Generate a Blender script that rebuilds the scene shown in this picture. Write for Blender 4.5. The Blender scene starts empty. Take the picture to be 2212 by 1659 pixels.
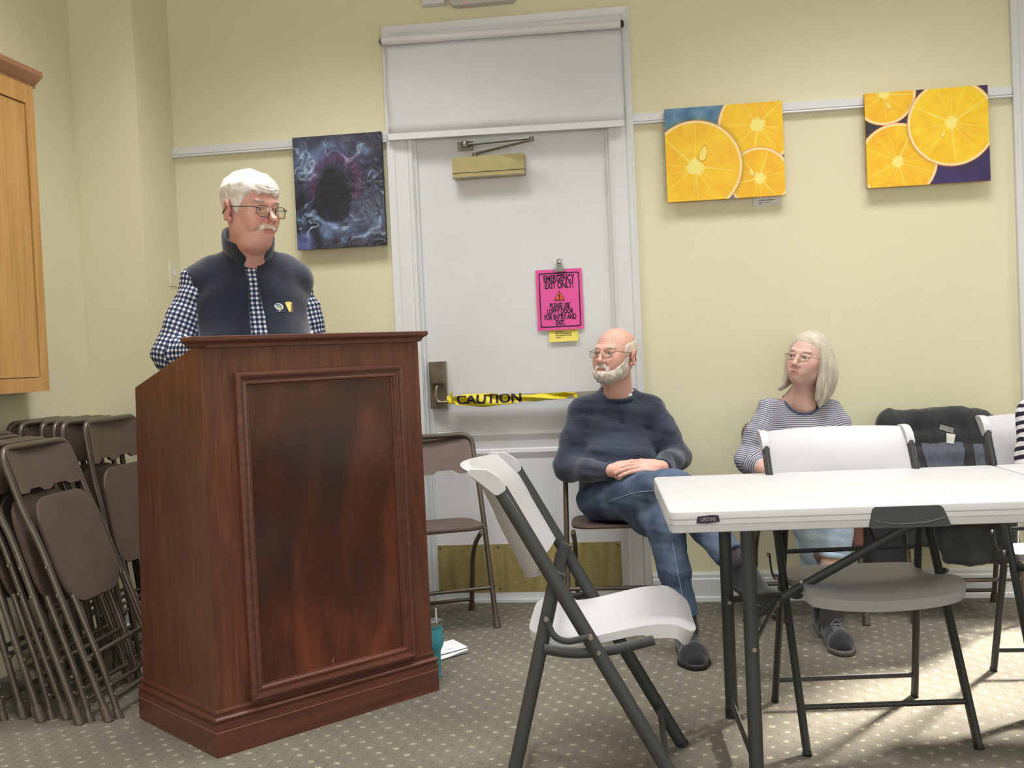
import bpy, bmesh, math, random
import numpy as np
from mathutils import Vector, Matrix
from mathutils.bvhtree import BVHTree
random.seed(7); rng = np.random.default_rng(11)
PI = math.pi
SC = bpy.context.scene
COL = SC.collection

# ------------------------------------------------------------------ materials
def s2l(c):
    return tuple((x/12.92 if x <= .04045 else ((x+.055)/1.055)**2.4) for x in c)
def rgb(r, g, b):
    return s2l((r/255, g/255, b/255)) + (1.,)
class NT:
    def __init__(s, name):
        s.m = bpy.data.materials.new(name); s.m.use_nodes = True
        s.t = s.m.node_tree; s.b = s.t.nodes['Principled BSDF']; s.out = s.t.nodes['Material Output']
    def n(s, typ, **kw):
        n = s.t.nodes.new(typ)
        for k, v in kw.items():
            if k.startswith('_'): setattr(n, k[1:], v)
            else:
                key = int(k[1:]) if k[0] == 'i' and k[1:].isdigit() else k.replace('__', ' ')
                if isinstance(v, bpy.types.NodeSocket): s.t.links.new(v, n.inputs[key])
                else: n.inputs[key].default_value = v
        return n
    def l(s, a, b): s.t.links.new(a, b)
    def math(s, op, a, b=None, c=None):
        n = s.t.nodes.new('ShaderNodeMath'); n.operation = op
        for i, v in enumerate((a, b, c)):
            if v is None: continue
            if isinstance(v, bpy.types.NodeSocket): s.l(v, n.inputs[i])
            else: n.inputs[i].default_value = v
        return n.outputs[0]
    def mix(s, f, a, b):
        n = s.t.nodes.new('ShaderNodeMix'); n.data_type = 'RGBA'
        for k, v in ((0, f), (6, a), (7, b)):
            if isinstance(v, bpy.types.NodeSocket): s.l(v, n.inputs[k])
            else: n.inputs[k].default_value = v
        return n.outputs[2]
    def ramp(s, f, stops):
        n = s.t.nodes.new('ShaderNodeValToRGB'); s.l(f, n.inputs[0]); e = n.color_ramp.elements
        while len(e) < len(stops): e.new(.5)
        for i, (p, c) in enumerate(stops): e[i].position = p; e[i].color = c
        return n.outputs[0]
    def coord(s, kind='Object', scale=(1, 1, 1), rot=(0, 0, 0)):
        tc = s.t.nodes.new('ShaderNodeTexCoord'); mp = s.t.nodes.new('ShaderNodeMapping')
        s.l(tc.outputs[kind], mp.inputs[0]); mp.inputs['Scale'].default_value = scale; mp.inputs['Rotation'].default_value = rot
        return mp.outputs[0]
    def noise(s, vec, scale, detail=3, rough=.5, dist=0):
        n = s.n('ShaderNodeTexNoise', Vector=vec, Scale=scale, Detail=detail, Roughness=rough, Distortion=dist)
        return n.outputs[0]
    def col(s, v): 
        if isinstance(v, bpy.types.NodeSocket): s.l(v, s.b.inputs['Base Color'])
        else: s.b.inputs['Base Color'].default_value = v
    def bump(s, h, strength=.3, dist=.002):
        n = s.n('ShaderNodeBump', Height=h, Strength=strength, Distance=dist); s.l(n.outputs[0], s.b.inputs['Normal'])
    def set(s, **kw):
        for k, v in kw.items(): s.b.inputs[k.replace('_', ' ')].default_value = v

def plain(name, c, rough=.5, metal=0., var=.06, nscale=30., bump=.0, bscale=200., bdist=.001, coat=0., spec=.5):
    m = NT(name); v = m.coord()
    n = m.noise(v, nscale, 4)
    d = tuple(x*(1-var) for x in c[:3]) + (1,); u = tuple(min(1, x*(1+var)) for x in c[:3]) + (1,)
    m.col(m.ramp(n, [(.3, d), (.7, u)])); m.set(Roughness=rough, Metallic=metal, Coat_Weight=coat, Specular_IOR_Level=spec)
    if bump: m.bump(m.noise(v, bscale, 3), bump, bdist)
    return m.m
def thin_glass(name, tint=(.97, .98, .98, 1), refl=.06):
    m = NT(name); tr = m.n('ShaderNodeBsdfTransparent', Color=tint); gl = m.n('ShaderNodeBsdfGlossy', Roughness=.03)
    lw = m.n('ShaderNodeLayerWeight', Blend=.25); mx = m.n('ShaderNodeMixShader', i0=m.math('ADD', m.math('MULTIPLY', lw.outputs[0], .5), refl))
    m.l(tr.outputs[0], mx.inputs[1]); m.l(gl.outputs[0], mx.inputs[2]); m.l(mx.outputs[0], m.out.inputs[0]); return m.m
def fabric(name, c, var=.12, rough=.9, stretch=(1, 1, 1), fine=900., sheen=.25):
    m = NT(name); v = m.coord(); v2 = m.coord(scale=stretch)
    n1 = m.noise(v2, 14, 5, .6); n2 = m.noise(v, fine, 2)
    mixn = m.math('ADD', m.math('MULTIPLY', n1, .75), m.math('MULTIPLY', n2, .25))
    d = tuple(x*(1-var*2) for x in c[:3]) + (1,); u = tuple(min(1, x*(1+var*2)) for x in c[:3]) + (1,)
    m.col(m.ramp(mixn, [(.3, d), (.7, u)])); m.set(Roughness=rough, Sheen_Weight=sheen, Specular_IOR_Level=.2)
    m.bump(m.math('ADD', m.math('MULTIPLY', n1, 1.), m.math('MULTIPLY', n2, .12)), .45, .006)
    return m.m

# ------------------------------------------------------------------ objects
def link(o, parent=None):
    COL.objects.link(o)
    if parent: o.parent = parent
    return o
def empty(name, loc=(0, 0, 0), rz=0., label=None, cat=None, group=None):
    o = bpy.data.objects.new(name, None); o.location = loc; o.rotation_euler = (0, 0, rz); o.empty_display_size = .1
    link(o); tag(o, label, cat, group); return o
def tag(o, label=None, cat=None, group=None, kind=None):
    if label: o['label'] = label
    if cat: o['category'] = cat
    if group: o['group'] = group
    if kind: o['kind'] = kind
    return o
def struct(o): o['kind'] = 'structure'; return o
def mesh_obj(name, verts, faces, mat, parent=None, smooth=False, world=True, base=None):
    me = bpy.data.meshes.new(name)
    vs = np.asarray(verts, dtype=np.float32).reshape(-1, 3)
    if parent is not None and world and base is None:
        b = parent
        off = Vector((0, 0, 0))
        while b is not None: off += b.location; b = b.parent
        vs = vs - np.array(off, dtype=np.float32)
    me.from_pydata(vs.tolist(), [], [tuple(int(i) for i in f) for f in faces]) if not isinstance(faces, np.ndarray) else fast(me, vs, faces)
    for m in (mat if isinstance(mat, (list, tuple)) else [mat]): me.materials.append(m)
    if smooth: me.shade_smooth()
    o = bpy.data.objects.new(name, me); link(o, parent); return o
def fast(me, vs, q):
    me.vertices.add(len(vs)); me.vertices.foreach_set('co', vs.astype(np.float32).ravel())
    nf, k = q.shape
    me.loops.add(nf*k); me.loops.foreach_set('vertex_index', q.astype(np.int32).ravel())
    me.polygons.add(nf); me.polygons.foreach_set('loop_start', np.arange(nf, dtype=np.int32)*k)
    me.polygons.foreach_set('loop_total', np.full(nf, k, dtype=np.int32))
    me.update(calc_edges=True); me.validate()
def bm_obj(name, bm, mat, parent=None, smooth=None, bevel=0., seg=2, loc=None):
    if bevel:
        es = [e for e in bm.edges if len(e.link_faces) == 2 and e.calc_face_angle(0) > .5]
        bmesh.ops.bevel(bm, geom=es, offset=bevel, segments=seg, profile=.6, affect='EDGES', clamp_overlap=True)
    bmesh.ops.recalc_face_normals(bm, faces=bm.faces)
    me = bpy.data.meshes.new(name); bm.to_mesh(me); bm.free()
    for m in (mat if isinstance(mat, (list, tuple)) else [mat]): me.materials.append(m)
    if smooth is None: me.shade_smooth(); me.set_sharp_from_angle(angle=math.radians(38))
    elif smooth: me.shade_smooth()
    o = bpy.data.objects.new(name, me); link(o, parent)
    if loc: o.location = loc
    return o
def B(): return bmesh.new()
def box(bm, x0, x1, y0, y1, z0, z1, M=None):
    vs = [bm.verts.new((x, y, z)) for z in (z0, z1) for x, y in ((x0, y0), (x1, y0), (x1, y1), (x0, y1))]
    if M is not None:
        for v in vs: v.co = M @ v.co
    f = [(3, 2, 1, 0), (4, 5, 6, 7), (0, 1, 5, 4), (1, 2, 6, 5), (2, 3, 7, 6), (3, 0, 4, 7)]
    return [bm.faces.new([vs[i] for i in q]) for q in f]
def prism(bm, pts, d, M=None):
    """pts: list of 3d points (planar loop), d: extrusion vector"""
    d = Vector(d); a = [bm.verts.new(Vector(p)) for p in pts]; b = [bm.verts.new(Vector(p)+d) for p in pts]
    if M is not None:
        for v in a+b: v.co = M @ v.co
    n = len(a); bm.faces.new(a[::-1]); bm.faces.new(b)
    for i in range(n): bm.faces.new((a[i], a[(i+1) % n], b[(i+1) % n], b[i]))
def catmull(P, n=6, closed=False):
    P = [Vector(p) for p in P]; out = []
    N = len(P)
    for i in range(N if closed else N-1):
        p0 = P[(i-1) % N] if (closed or i > 0) else P[0]*2-P[1]
        p1 = P[i]; p2 = P[(i+1) % N]; p3 = P[(i+2) % N] if (closed or i+2 < N) else P[-1]*2-P[-2]
        for j in range(n):
            t = j/n
            out.append(.5*((2*p1)+(-p0+p2)*t+(2*p0-5*p1+4*p2-p3)*t*t+(-p0+3*p1-3*p2+p3)*t**3))
    if not closed: out.append(P[-1])
    return out
def rounded(P, r, n=5, closed=False):
    """polyline with corners replaced by arcs of size r"""
    P = [Vector(p) for p in P]; out = []; N = len(P)
    for i in range(N):
        if not closed and i in (0, N-1): out.append(P[i]); continue
        a, b, c = P[i-1], P[i], P[(i+1) % N]
        rr = min(r, (a-b).length*.49, (c-b).length*.49)
        s = b+(a-b).normalized()*rr; e = b+(c-b).normalized()*rr
        for j in range(n+1):
            t = j/n; out.append((1-t)**2*s+2*t*(1-t)*b+t*t*e)
    return out
def tube(bm, P, r, seg=10, closed=False, flat=None, up=None, caps=True, M=None):
    """sweep an (elliptic) section along P. r number or list; flat=(rx,ry) section radii"""
    P = [Vector(p) for p in P]; N = len(P); rings = []
    T = []
    for i in range(N):
        a = P[i-1] if (i > 0 or closed) else P[0]; b = P[(i+1) % N] if (i < N-1 or closed) else P[-1]
        T.append((b-a).normalized())
    ref = Vector(up) if up else (Vector((0, 0, 1)) if abs(T[0].z) < .9 else Vector((1, 0, 0)))
    u = (ref-T[0]*ref.dot(T[0])).normalized()
    for i in range(N):
        u = (u-T[i]*u.dot(T[i]))
        u = u.normalized() if u.length > 1e-6 else Vector((1, 0, 0))
        w = T[i].cross(u)
        ra, rb = (flat if flat else (r[i] if isinstance(r, (list, tuple)) else r,)*2)
        rings.append([bm.verts.new(P[i]+u*(ra*math.cos(2*PI*k/seg))+w*(rb*math.sin(2*PI*k/seg))) for k in range(seg)])
    if M is not None:
        for g in rings:
            for v in g: v.co = M @ v.co
    for i in range(N if closed else N-1):
        A, Bq = rings[i], rings[(i+1) % N]
        for k in range(seg): bm.faces.new((A[k], A[(k+1) % seg], Bq[(k+1) % seg], Bq[k]))
    if not closed and caps: bm.faces.new(rings[0][::-1]); bm.faces.new(rings[-1])
def lathe(bm, prof, c=(0, 0, 0), seg=24, axis='z', M=None, caps=True):
    rings = []
    for r, h in prof:
        ring = []
        for k in range(seg):
            a = 2*PI*k/seg; p = (r*math.cos(a), r*math.sin(a), h)
            if axis == 'y': p = (p[0], p[2], p[1])
            if axis == 'x': p = (p[2], p[0], p[1])
            ring.append(bm.verts.new(Vector(p)+Vector(c)))
        rings.append(ring)
    if M is not None:
        for g in rings:
            for v in g: v.co = M @ v.co
    for A, Bq in zip(rings, rings[1:]):
        for k in range(seg): bm.faces.new((A[k], A[(k+1) % seg], Bq[(k+1) % seg], Bq[k]))
    if caps: bm.faces.new(rings[0][::-1]); bm.faces.new(rings[-1])
def dup_tree(o, parent=None):
    c = o.copy(); COL.objects.link(c); c.parent = parent
    for ch in [x for x in bpy.data.objects if x.parent == o and x is not c]: dup_tree(ch, c)
    return c
def text_mesh(name, s, size, mat, parent=None, M=Matrix(), sx=1., ext=.0004, align='CENTER', bold=0.):
    cu = bpy.data.curves.new('tmp', 'FONT'); cu.body = s; cu.size = size; cu.align_x = align; cu.align_y = 'CENTER'; cu.extrude = ext; cu.offset = bold
    to = bpy.data.objects.new('tmp', cu); COL.objects.link(to); bpy.context.view_layer.update()
    dg = bpy.context.evaluated_depsgraph_get(); me = bpy.data.meshes.new_from_object(to.evaluated_get(dg))
    bpy.data.objects.remove(to); bpy.data.curves.remove(cu)
    me.transform(Matrix.Diagonal((sx, 1, 1, 1))); me.transform(M); me.materials.clear(); me.materials.append(mat)
    me.name = name; o = bpy.data.objects.new(name, me); link(o, parent); return o
WALLM = Matrix(((1, 0, 0, 0), (0, 0, -1, 0), (0, 1, 0, 0), (0, 0, 0, 1)))   # text plane xy -> wall plane xz facing -y
def T(x, y, z): return Matrix.Translation((x, y, z))
def RZ(a): return Matrix.Rotation(a, 4, 'Z')
def RX(a): return Matrix.Rotation(a, 4, 'X')
def RY(a): return Matrix.Rotation(a, 4, 'Y')

def sm(a, b, x): 
    t = np.clip((x-a)/(b-a), 0, 1); return t*t*(3-2*t)
_perm = rng.random((64, 64, 64)).astype(np.float32)
def vnoise(x, y, z):
    x, y, z = np.broadcast_arrays(x, y, z)
    xi, yi, zi = np.floor(x).astype(int), np.floor(y).astype(int), np.floor(z).astype(int)
    fx, fy, fz = x-xi, y-yi, z-zi
    fx, fy, fz = (f*f*(3-2*f) for f in (fx, fy, fz))
    g = lambda a, b, c: _perm[(xi+a) & 63, (yi+b) & 63, (zi+c) & 63]
    r = 0
    for a in (0, 1):
        for b in (0, 1):
            for c in (0, 1):
                r = r+g(a, b, c)*(fx if a else 1-fx)*(fy if b else 1-fy)*(fz if c else 1-fz)
    return r*2-1
def fbm(x, y, z=0., o=4):
    s = 0; a = .5
    for i in range(o): s = s+a*vnoise(x*2**i+i*7.3, y*2**i+i*3.1, z*2**i); a *= .5
    return s

# ------------------------------------------------------------------ implicit surfaces
class Field:
    def __init__(s, lo, hi, h):
        s.lo = np.array(lo, float); s.h = h
        n = [int(math.ceil((b-a)/h))+1 for a, b in zip(lo, hi)]
        s.ax = [np.asarray(lo[i]+h*np.arange(n[i]), dtype=np.float32) for i in range(3)]
        s.F = np.full(n, 1., dtype=np.float32)
    def win(s, lo, hi):
        sl = []
        for i in range(3):
            a = np.searchsorted(s.ax[i], lo[i]); b = np.searchsorted(s.ax[i], hi[i]); sl.append(slice(max(0, a), max(b, a)))
        return tuple(sl)
    def xyz(s, sl=None):
        sl = sl or (slice(None),)*3
        return s.ax[0][sl[0]][:, None, None], s.ax[1][sl[1]][None, :, None], s.ax[2][sl[2]][None, None, :]
    def apply(s, fn, lo, hi, k=.01, op='u'):
        m = k+s.h*3+.01
        sl = s.win(np.array(lo)-m, np.array(hi)+m)
        if any(q.stop <= q.start for q in sl): return
        d = fn(*s.xyz(sl)); a = s.F[sl]
        if op == 'u': hh = np.maximum(k-np.abs(a-d), 0)/k; s.F[sl] = np.minimum(a, d)-hh*hh*k/4
        else: d = -d; hh = np.maximum(k-np.abs(a-d), 0)/k; s.F[sl] = np.maximum(a, d)+hh*hh*k/4
    def cone(s, a, b, ra, rb=None, k=.01, op='u', sq=None):
        rb = ra if rb is None else rb; a = np.array(a, float); b = np.array(b, float); R = max(ra, rb)
        ab = b-a; L = max(ab@ab, 1e-9)
        def fn(X, Y, Z):
            t = np.clip(((X-a[0])*ab[0]+(Y-a[1])*ab[1]+(Z-a[2])*ab[2])/L, 0, 1)
            return np.sqrt((X-a[0]-t*ab[0])**2+(Y-a[1]-t*ab[1])**2+(Z-a[2]-t*ab[2])**2)-(ra+(rb-ra)*t)
        s.apply(fn, np.minimum(a, b)-R, np.maximum(a, b)+R, k, op)
    def chain(s, P, R, k=.01, op='u'):
        for i in range(len(P)-1): s.cone(P[i], P[i+1], R[i], R[i+1], k, op)
    def ell(s, c, r, k=.01, op='u', M=None):
        c = np.array(c, float); r = np.array(r, float); R = max(r); M = np.eye(3) if M is None else np.array(M)
        def fn(X, Y, Z):
            x, y, z = X-c[0], Y-c[1], Z-c[2]
            q = [M[i, 0]*x+M[i, 1]*y+M[i, 2]*z for i in range(3)]
            k0 = np.sqrt(sum((q[i]/r[i])**2 for i in range(3))); k1 = np.sqrt(sum((q[i]/r[i]**2)**2 for i in range(3)))+1e-9
            return k0*(k0-1)/k1
        s.apply(fn, c-R, c+R, k, op)
    def rbox(s, c, hw, rad, k=.01, op='u', M=None):
        c = np.array(c, float); M = np.eye(3) if M is None else np.array(M); R = np.linalg.norm(hw)+rad
        def fn(X, Y, Z):
            x, y, z = X-c[0], Y-c[1], Z-c[2]
            q = [np.abs(M[i, 0]*x+M[i, 1]*y+M[i, 2]*z)-hw[i]+rad for i in range(3)]
            out = np.sqrt(sum(np.maximum(v, 0)**2 for v in q)); ins = np.minimum(np.maximum(np.maximum(q[0], q[1]), q[2]), 0)
            return out+ins-rad
        s.apply(fn, c-R, c+R, k, op)
    def mesh(s):
        F = s.F; n = F.shape; S = F < 0
        F = np.where(F == 0, 1e-7, F)
        acc = np.zeros((n[0]-1, n[1]-1, n[2]-1, 3), np.float32); cnt = np.zeros((n[0]-1, n[1]-1, n[2]-1), np.float32)
        quads = []
        for ax in range(3):
            a = [slice(None)]*3; b = [slice(None)]*3; a[ax] = slice(0, -1); b[ax] = slice(1, None)
            a, b = tuple(a), tuple(b)
            I = np.argwhere(S[a] != S[b])
            if not len(I): continue
            J = I.copy(); J[:, ax] += 1
            fa = F[tuple(I.T)]; fb = F[tuple(J.T)]; t = fa/(fa-fb)
            p = I.astype(np.float32).copy(); p[:, ax] += t
            o1, o2 = [(1, 2), (2, 0), (0, 1)][ax]
            cells = []
            for d1, d2 in ((-1, -1), (0, -1), (0, 0), (-1, 0)):
                c = I.copy(); c[:, o1] += d1; c[:, o2] += d2; cells.append(c)
            ok = np.ones(len(I), bool)
            for c in cells:
                v = np.all((c >= 0) & (c < np.array(n)-1), axis=1); ok &= v
                cc = c[v]; np.add.at(acc, tuple(cc.T), p[v]); np.add.at(cnt, tuple(cc.T), 1)
            Q = np.stack([c for c in cells], 1)[ok]; ins = S[tuple(I[ok].T)]
            Q[~ins] = Q[~ins][:, ::-1]
            quads.append(Q)
        idx = -np.ones(cnt.shape, np.int64); act = np.argwhere(cnt > 0); idx[tuple(act.T)] = np.arange(len(act))
        V = acc[tuple(act.T)]/cnt[tuple(act.T)][:, None]*s.h+s.lo
        Q = np.concatenate(quads); Q = idx[Q[..., 0], Q[..., 1], Q[..., 2]]
        return V.astype(np.float32), Q.astype(np.int32)
# ------------------------------------------------------------------ camera
cam = bpy.data.cameras.new('camera'); cam.sensor_width = 36; cam.lens = 2340/2212*36; cam.clip_start = .05
co = bpy.data.objects.new('camera', cam); COL.objects.link(co)
Rr = ((0.9903695871, 0.1309449633, -0.0449610660), (0.0410283151, 0.0325795252, 0.9986266829), (-0.1322299446, 0.9908541725, -0.0268933197))
co.matrix_world = Matrix(((Rr[0][0], Rr[1][0], -Rr[2][0], 0.6204739), (Rr[0][1], Rr[1][1], -Rr[2][1], -4.9273505), (Rr[0][2], Rr[1][2], -Rr[2][2], 1.1458451), (0, 0, 0, 1)))
SC.camera = co

# ------------------------------------------------------------------ materials
def wall_mat(name, c):
    m = NT(name); v = m.coord()
    n = m.noise(v, 1.6, 3); n2 = m.noise(v, 260, 2)
    m.col(m.ramp(n, [(.3, tuple(x*.97 for x in c[:3])+(1,)), (.7, c)])); m.set(Roughness=.62, Specular_IOR_Level=.35)
    m.bump(n2, .12, .0015); return m.m
M_wall = wall_mat('yellow_wall_paint', rgb(230, 225, 194))
M_white = plain('white_gloss_paint', rgb(224, 225, 229), .38, var=.02, nscale=3, bump=.08, bscale=60)
M_ceil = plain('ceiling_white', rgb(235, 235, 230), .9, var=.02)
M_front = plain('cream_wall', rgb(215, 205, 175), .8, var=.02)
def carpet():
    m = NT('patterned_carpet'); v = m.coord(rot=(0, 0, math.radians(-38)))
    vw = m.n('ShaderNodeVectorMath', _operation='ADD', i0=v)
    nz = m.n('ShaderNodeTexNoise', Vector=v, Scale=14., Detail=2.)
    sc = m.n('ShaderNodeVectorMath', _operation='SCALE', i0=nz.outputs[1]); sc.inputs['Scale'].default_value = .016
    m.l(sc.outputs[0], vw.inputs[1])
    S = m.n('ShaderNodeSeparateXYZ', Vector=vw.outputs[0])
    P = .062
    u = m.math('DIVIDE', S.outputs[0], P); w = m.math('DIVIDE', S.outputs[1], P*.95)
    u2 = u
    cv = m.n('ShaderNodeCombineXYZ', i0=m.math('FLOOR', u2), i1=m.math('FLOOR', w)); wn = m.n('ShaderNodeTexWhiteNoise', Vector=cv.outputs[0]); WS = m.n('ShaderNodeSeparateXYZ', Vector=wn.outputs[1])
    fu = m.math('SUBTRACT', m.math('FRACT', u2), m.math('ADD', .38, m.math('MULTIPLY', WS.outputs[0], .24))); fw = m.math('SUBTRACT', m.math('FRACT', w), m.math('ADD', .38, m.math('MULTIPLY', WS.outputs[1], .24)))
    n1 = m.noise(v, 230, 2); 
    d = m.math('SQRT', m.math('ADD', m.math('POWER', m.math('MULTIPLY', fu, 1.), 2), m.math('POWER', m.math('MULTIPLY', fw, 1.), 2)))
    dot = m.math('MULTIPLY', m.math('LESS_THAN', d, m.math('ADD', .09, m.math('MULTIPLY', WS.outputs[2], .08))), m.math('GREATER_THAN', n1, .50))
    # ogee lines between the flecks
    wave = m.math('ABSOLUTE', m.math('SUBTRACT', m.math('FRACT', m.math('ADD', m.math('ADD', u2, .5), m.math('MULTIPLY', m.math('SINE', m.math('MULTIPLY', w, 2*PI)), .16))), .5))
    line = m.math('MULTIPLY', m.math('LESS_THAN', wave, .05), m.math('GREATER_THAN', m.noise(v, 60, 2), .45))
    pile = m.noise(v, 420, 2); big = m.noise(v, 2.2, 3)
    base = m.ramp(m.math('ADD', m.math('MULTIPLY', pile, .6), m.math('MULTIPLY', big, .4)), [(.3, rgb(88, 82, 71)), (.7, rgb(133, 125, 109))])
    c1 = m.mix(m.math('MULTIPLY', line, .5), base, rgb(66, 60, 48)); c2 = m.mix(m.math('MULTIPLY', dot, .72), c1, rgb(226, 218, 184))
    m.col(c2); m.set(Roughness=.97, Specular_IOR_Level=.1, Sheen_Weight=.2)
    h = m.math('SUBTRACT', m.math('ADD', pile, m.math('MULTIPLY', dot, .3)), m.math('MULTIPLY', line, 1.1))
    m.bump(h, .8, .007); return m.m
M_carpet = carpet()
M_brass = NT('brushed_brass'); _v = M_brass.coord(scale=(6, 1, 160)); _n = M_brass.noise(_v, 4, 4)
_w = M_brass.noise(M_brass.coord(scale=(5, 1, .6)), 3, 4)
M_brass.col(M_brass.ramp(M_brass.math('ADD', M_brass.math('MULTIPLY', _n, .5), M_brass.math('MULTIPLY', _w, .5)), [(.35, rgb(128, 114, 68)), (.65, rgb(198, 182, 122))])); M_brass.set(Metallic=.35, Roughness=.42); M_brass = M_brass.m
M_bronze = plain('aged_bronze', rgb(140, 128, 112), .3, .55, .2, 18)
M_gold = plain('gold_painted_metal', rgb(178, 166, 118), .45, .35, .08, 12)
M_steel = plain('dark_steel', rgb(128, 126, 118), .35, .8, .1)
M_dark = plain('black_rubber', rgb(25, 24, 24), .6)
M_chrome = plain('chrome', rgb(200, 200, 205), .15, 1., .02)
def wood(name, dark, mid, light, scale=(18, 18, 1.6), rough=.38, dist=1.2, ns=2.2, coat=.25):
    m = NT(name); v = m.coord(scale=scale); n = m.noise(v, ns, 6, .62, dist); f = m.noise(m.coord(scale=(240, 240, 6)), 1.5, 3)
    b = m.noise(m.coord(), 2.5, 2)
    k = m.math('ADD', m.math('ADD', m.math('MULTIPLY', n, .6), m.math('MULTIPLY', f, .25)), m.math('MULTIPLY', b, .15))
    m.col(m.ramp(k, [(.36, dark), (.5, mid), (.66, light)])); m.set(Roughness=rough, Coat_Weight=coat, Coat_Roughness=.25)
    m.bump(k, .08, .001); return m.m
M_mahog = wood('mahogany_veneer', rgb(66, 34, 23), rgb(90, 48, 33), rgb(110, 62, 43))
M_mahogp = wood('mahogany_molding', rgb(70, 36, 27), rgb(88, 48, 36), rgb(108, 62, 47), scale=(2, 60, 60), dist=.3, ns=1.2)
def crotch():
    m = NT('mahogany_crotch_figure'); v = m.coord(scale=(1, 1, .55)); n = m.noise(v, 3.2, 5, .55, 1.6)
    f = m.noise(m.coord(scale=(120, 120, 5)), 2, 3); g = m.noise(m.coord(scale=(2.6, 2.6, 1.1)), 2.0, 2, .5, .8)
    k = m.math('ADD', m.math('ADD', m.math('MULTIPLY', n, .35), m.math('MULTIPLY', f, .15)), m.math('MULTIPLY', g, .5))
    m.col(m.ramp(k, [(.37, rgb(42, 21, 16)), (.5, rgb(68, 31, 21)), (.64, rgb(108, 53, 34))])); m.set(Roughness=.33, Coat_Weight=.3, Coat_Roughness=.2); return m.m
M_crotch = crotch()
M_maple = wood('honey_maple', rgb(186, 136, 74), rgb(205, 156, 92), rgb(218, 172, 108), scale=(10, 10, 1), rough=.42, dist=.4)
M_maplec = wood('crown_wood', rgb(150, 104, 74), rgb(176, 124, 92), rgb(192, 142, 108), scale=(10, 1, 10), dist=.3)

# ------------------------------------------------------------------ room shell
XL, XR, YF, ZC = -1.905, 5.2, -8.6, 3.35
floor = struct(mesh_obj('floor', [(XL-.3, YF, 0), (XR, YF, 0), (XR, .4, 0), (XL-.3, .4, 0)], [(0, 1, 2, 3)], M_carpet))
struct(mesh_obj('ceiling', [(XL-.3, YF, ZC), (XR, YF, ZC), (XR, .4, ZC), (XL-.3, .4, ZC)], [(3, 2, 1, 0)], M_ceil))
DX = .448   # half the door opening
def wallbox(name, boxes, mat):
    bm = B()
    for b in boxes: box(bm, *b)
    return struct(bm_obj(name, bm, mat, smooth=False))
DT = 2.19    # door top
WX0, WX1, WZ0, WZ1 = 2.29, 3.3, .40, 2.62   # daylight window to the right
wallbox('wall_back', [(-1.605, -DX-.012, 0, .16, 0, ZC), (-DX-.012, DX+.012, 0, .16, 2.645, ZC), (DX+.012, WX0, 0, .16, 0, ZC),
                      (WX0, WX1, 0, .16, 0, WZ0), (WX0, WX1, 0, .16, WZ1, ZC), (WX1, XR, 0, .16, 0, ZC)], M_wall)
wallbox('wall_chase', [(XL, -1.605, -.36, .16, 0, ZC)], M_wall)
wallbox('wall_left', [(XL-.15, XL, YF, .16, 0, ZC)], M_wall)
wallbox('wall_right', [(XR, XR+.15, YF, .16, 0, ZC)], M_wall)
wallbox('wall_front', [(XL-.15, XR+.15, YF-.15, YF, 0, ZC)], M_front)

# picture rail (top at 2.195 m) in three runs
def rail(name, x0, x1):
    bm = B()
    pr = [(0, 2.197), (-.016, 2.197), (-.019, 2.194), (-.019, 2.164), (-.013, 2.162), (-.013, 2.160), (-.026, 2.158), (-.028, 2.152), (-.024, 2.149), (0, 2.149)]
    prism(bm, [(x0, y, z) for y, z in pr], (x1-x0, 0, 0)); return struct(bm_obj(name, bm, M_white, smooth=False))
rail('trim_1', -1.605, -.566); rail('trim_2', .56, 2.176)
def baseboard(name, x0, x1, y=0):
    bm = B()
    pr = [(0, .128), (-.008, .128), (-.012, .118), (-.012, .104), (-.016, .098), (-.016, .022), (-.028, .018), (-.030, 0), (0, 0)]
    prism(bm, [(x0, y+a, z) for a, z in pr], (x1-x0, 0, 0)); return struct(bm_obj(name, bm, M_white, smooth=False))
baseboard('baseboard_back', .567, XR); baseboard('baseboard_backleft', -1.605, -.573); baseboard('baseboard_chase', XL, -1.605, -.36)

# ------------------------------------------------------------------ door casing: stepped profile round the opening, transom covered by the blind
def casing(name, x0, x1, z1, wdt, depth=.03, z0=0.):
    """frame round opening x0..x1, up to z1 ; wdt casing width"""
    bm = B()
    prof = [(0, 0), (0, .012), (.014, .017), (.022, .012), (.03, .014), (.075, .018), (.083, .024), (.096, .026), (wdt, .03), (wdt, 0)]
    prof = [(a*wdt/.112, b) for a, b in prof[:-2]]+prof[-2:]
    rings = []
    for cx, cz, sx, sz in ((x0, z0, -1, 0), (x0, z1, -1, 1), (x1, z1, 1, 1), (x1, z0, 1, 0)):
        rings.append([bm.verts.new((cx+sx*a, -b, cz+sz*a)) for a, b in prof])
    for A, Q in zip(rings, rings[1:]):
        for k in range(len(prof)-1): bm.faces.new((A[k], A[k+1], Q[k+1], Q[k]))
    return struct(bm_obj(name, bm, M_white, smooth=False))
casing('trim_3', -.452, .452, 2.562, .112)
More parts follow.
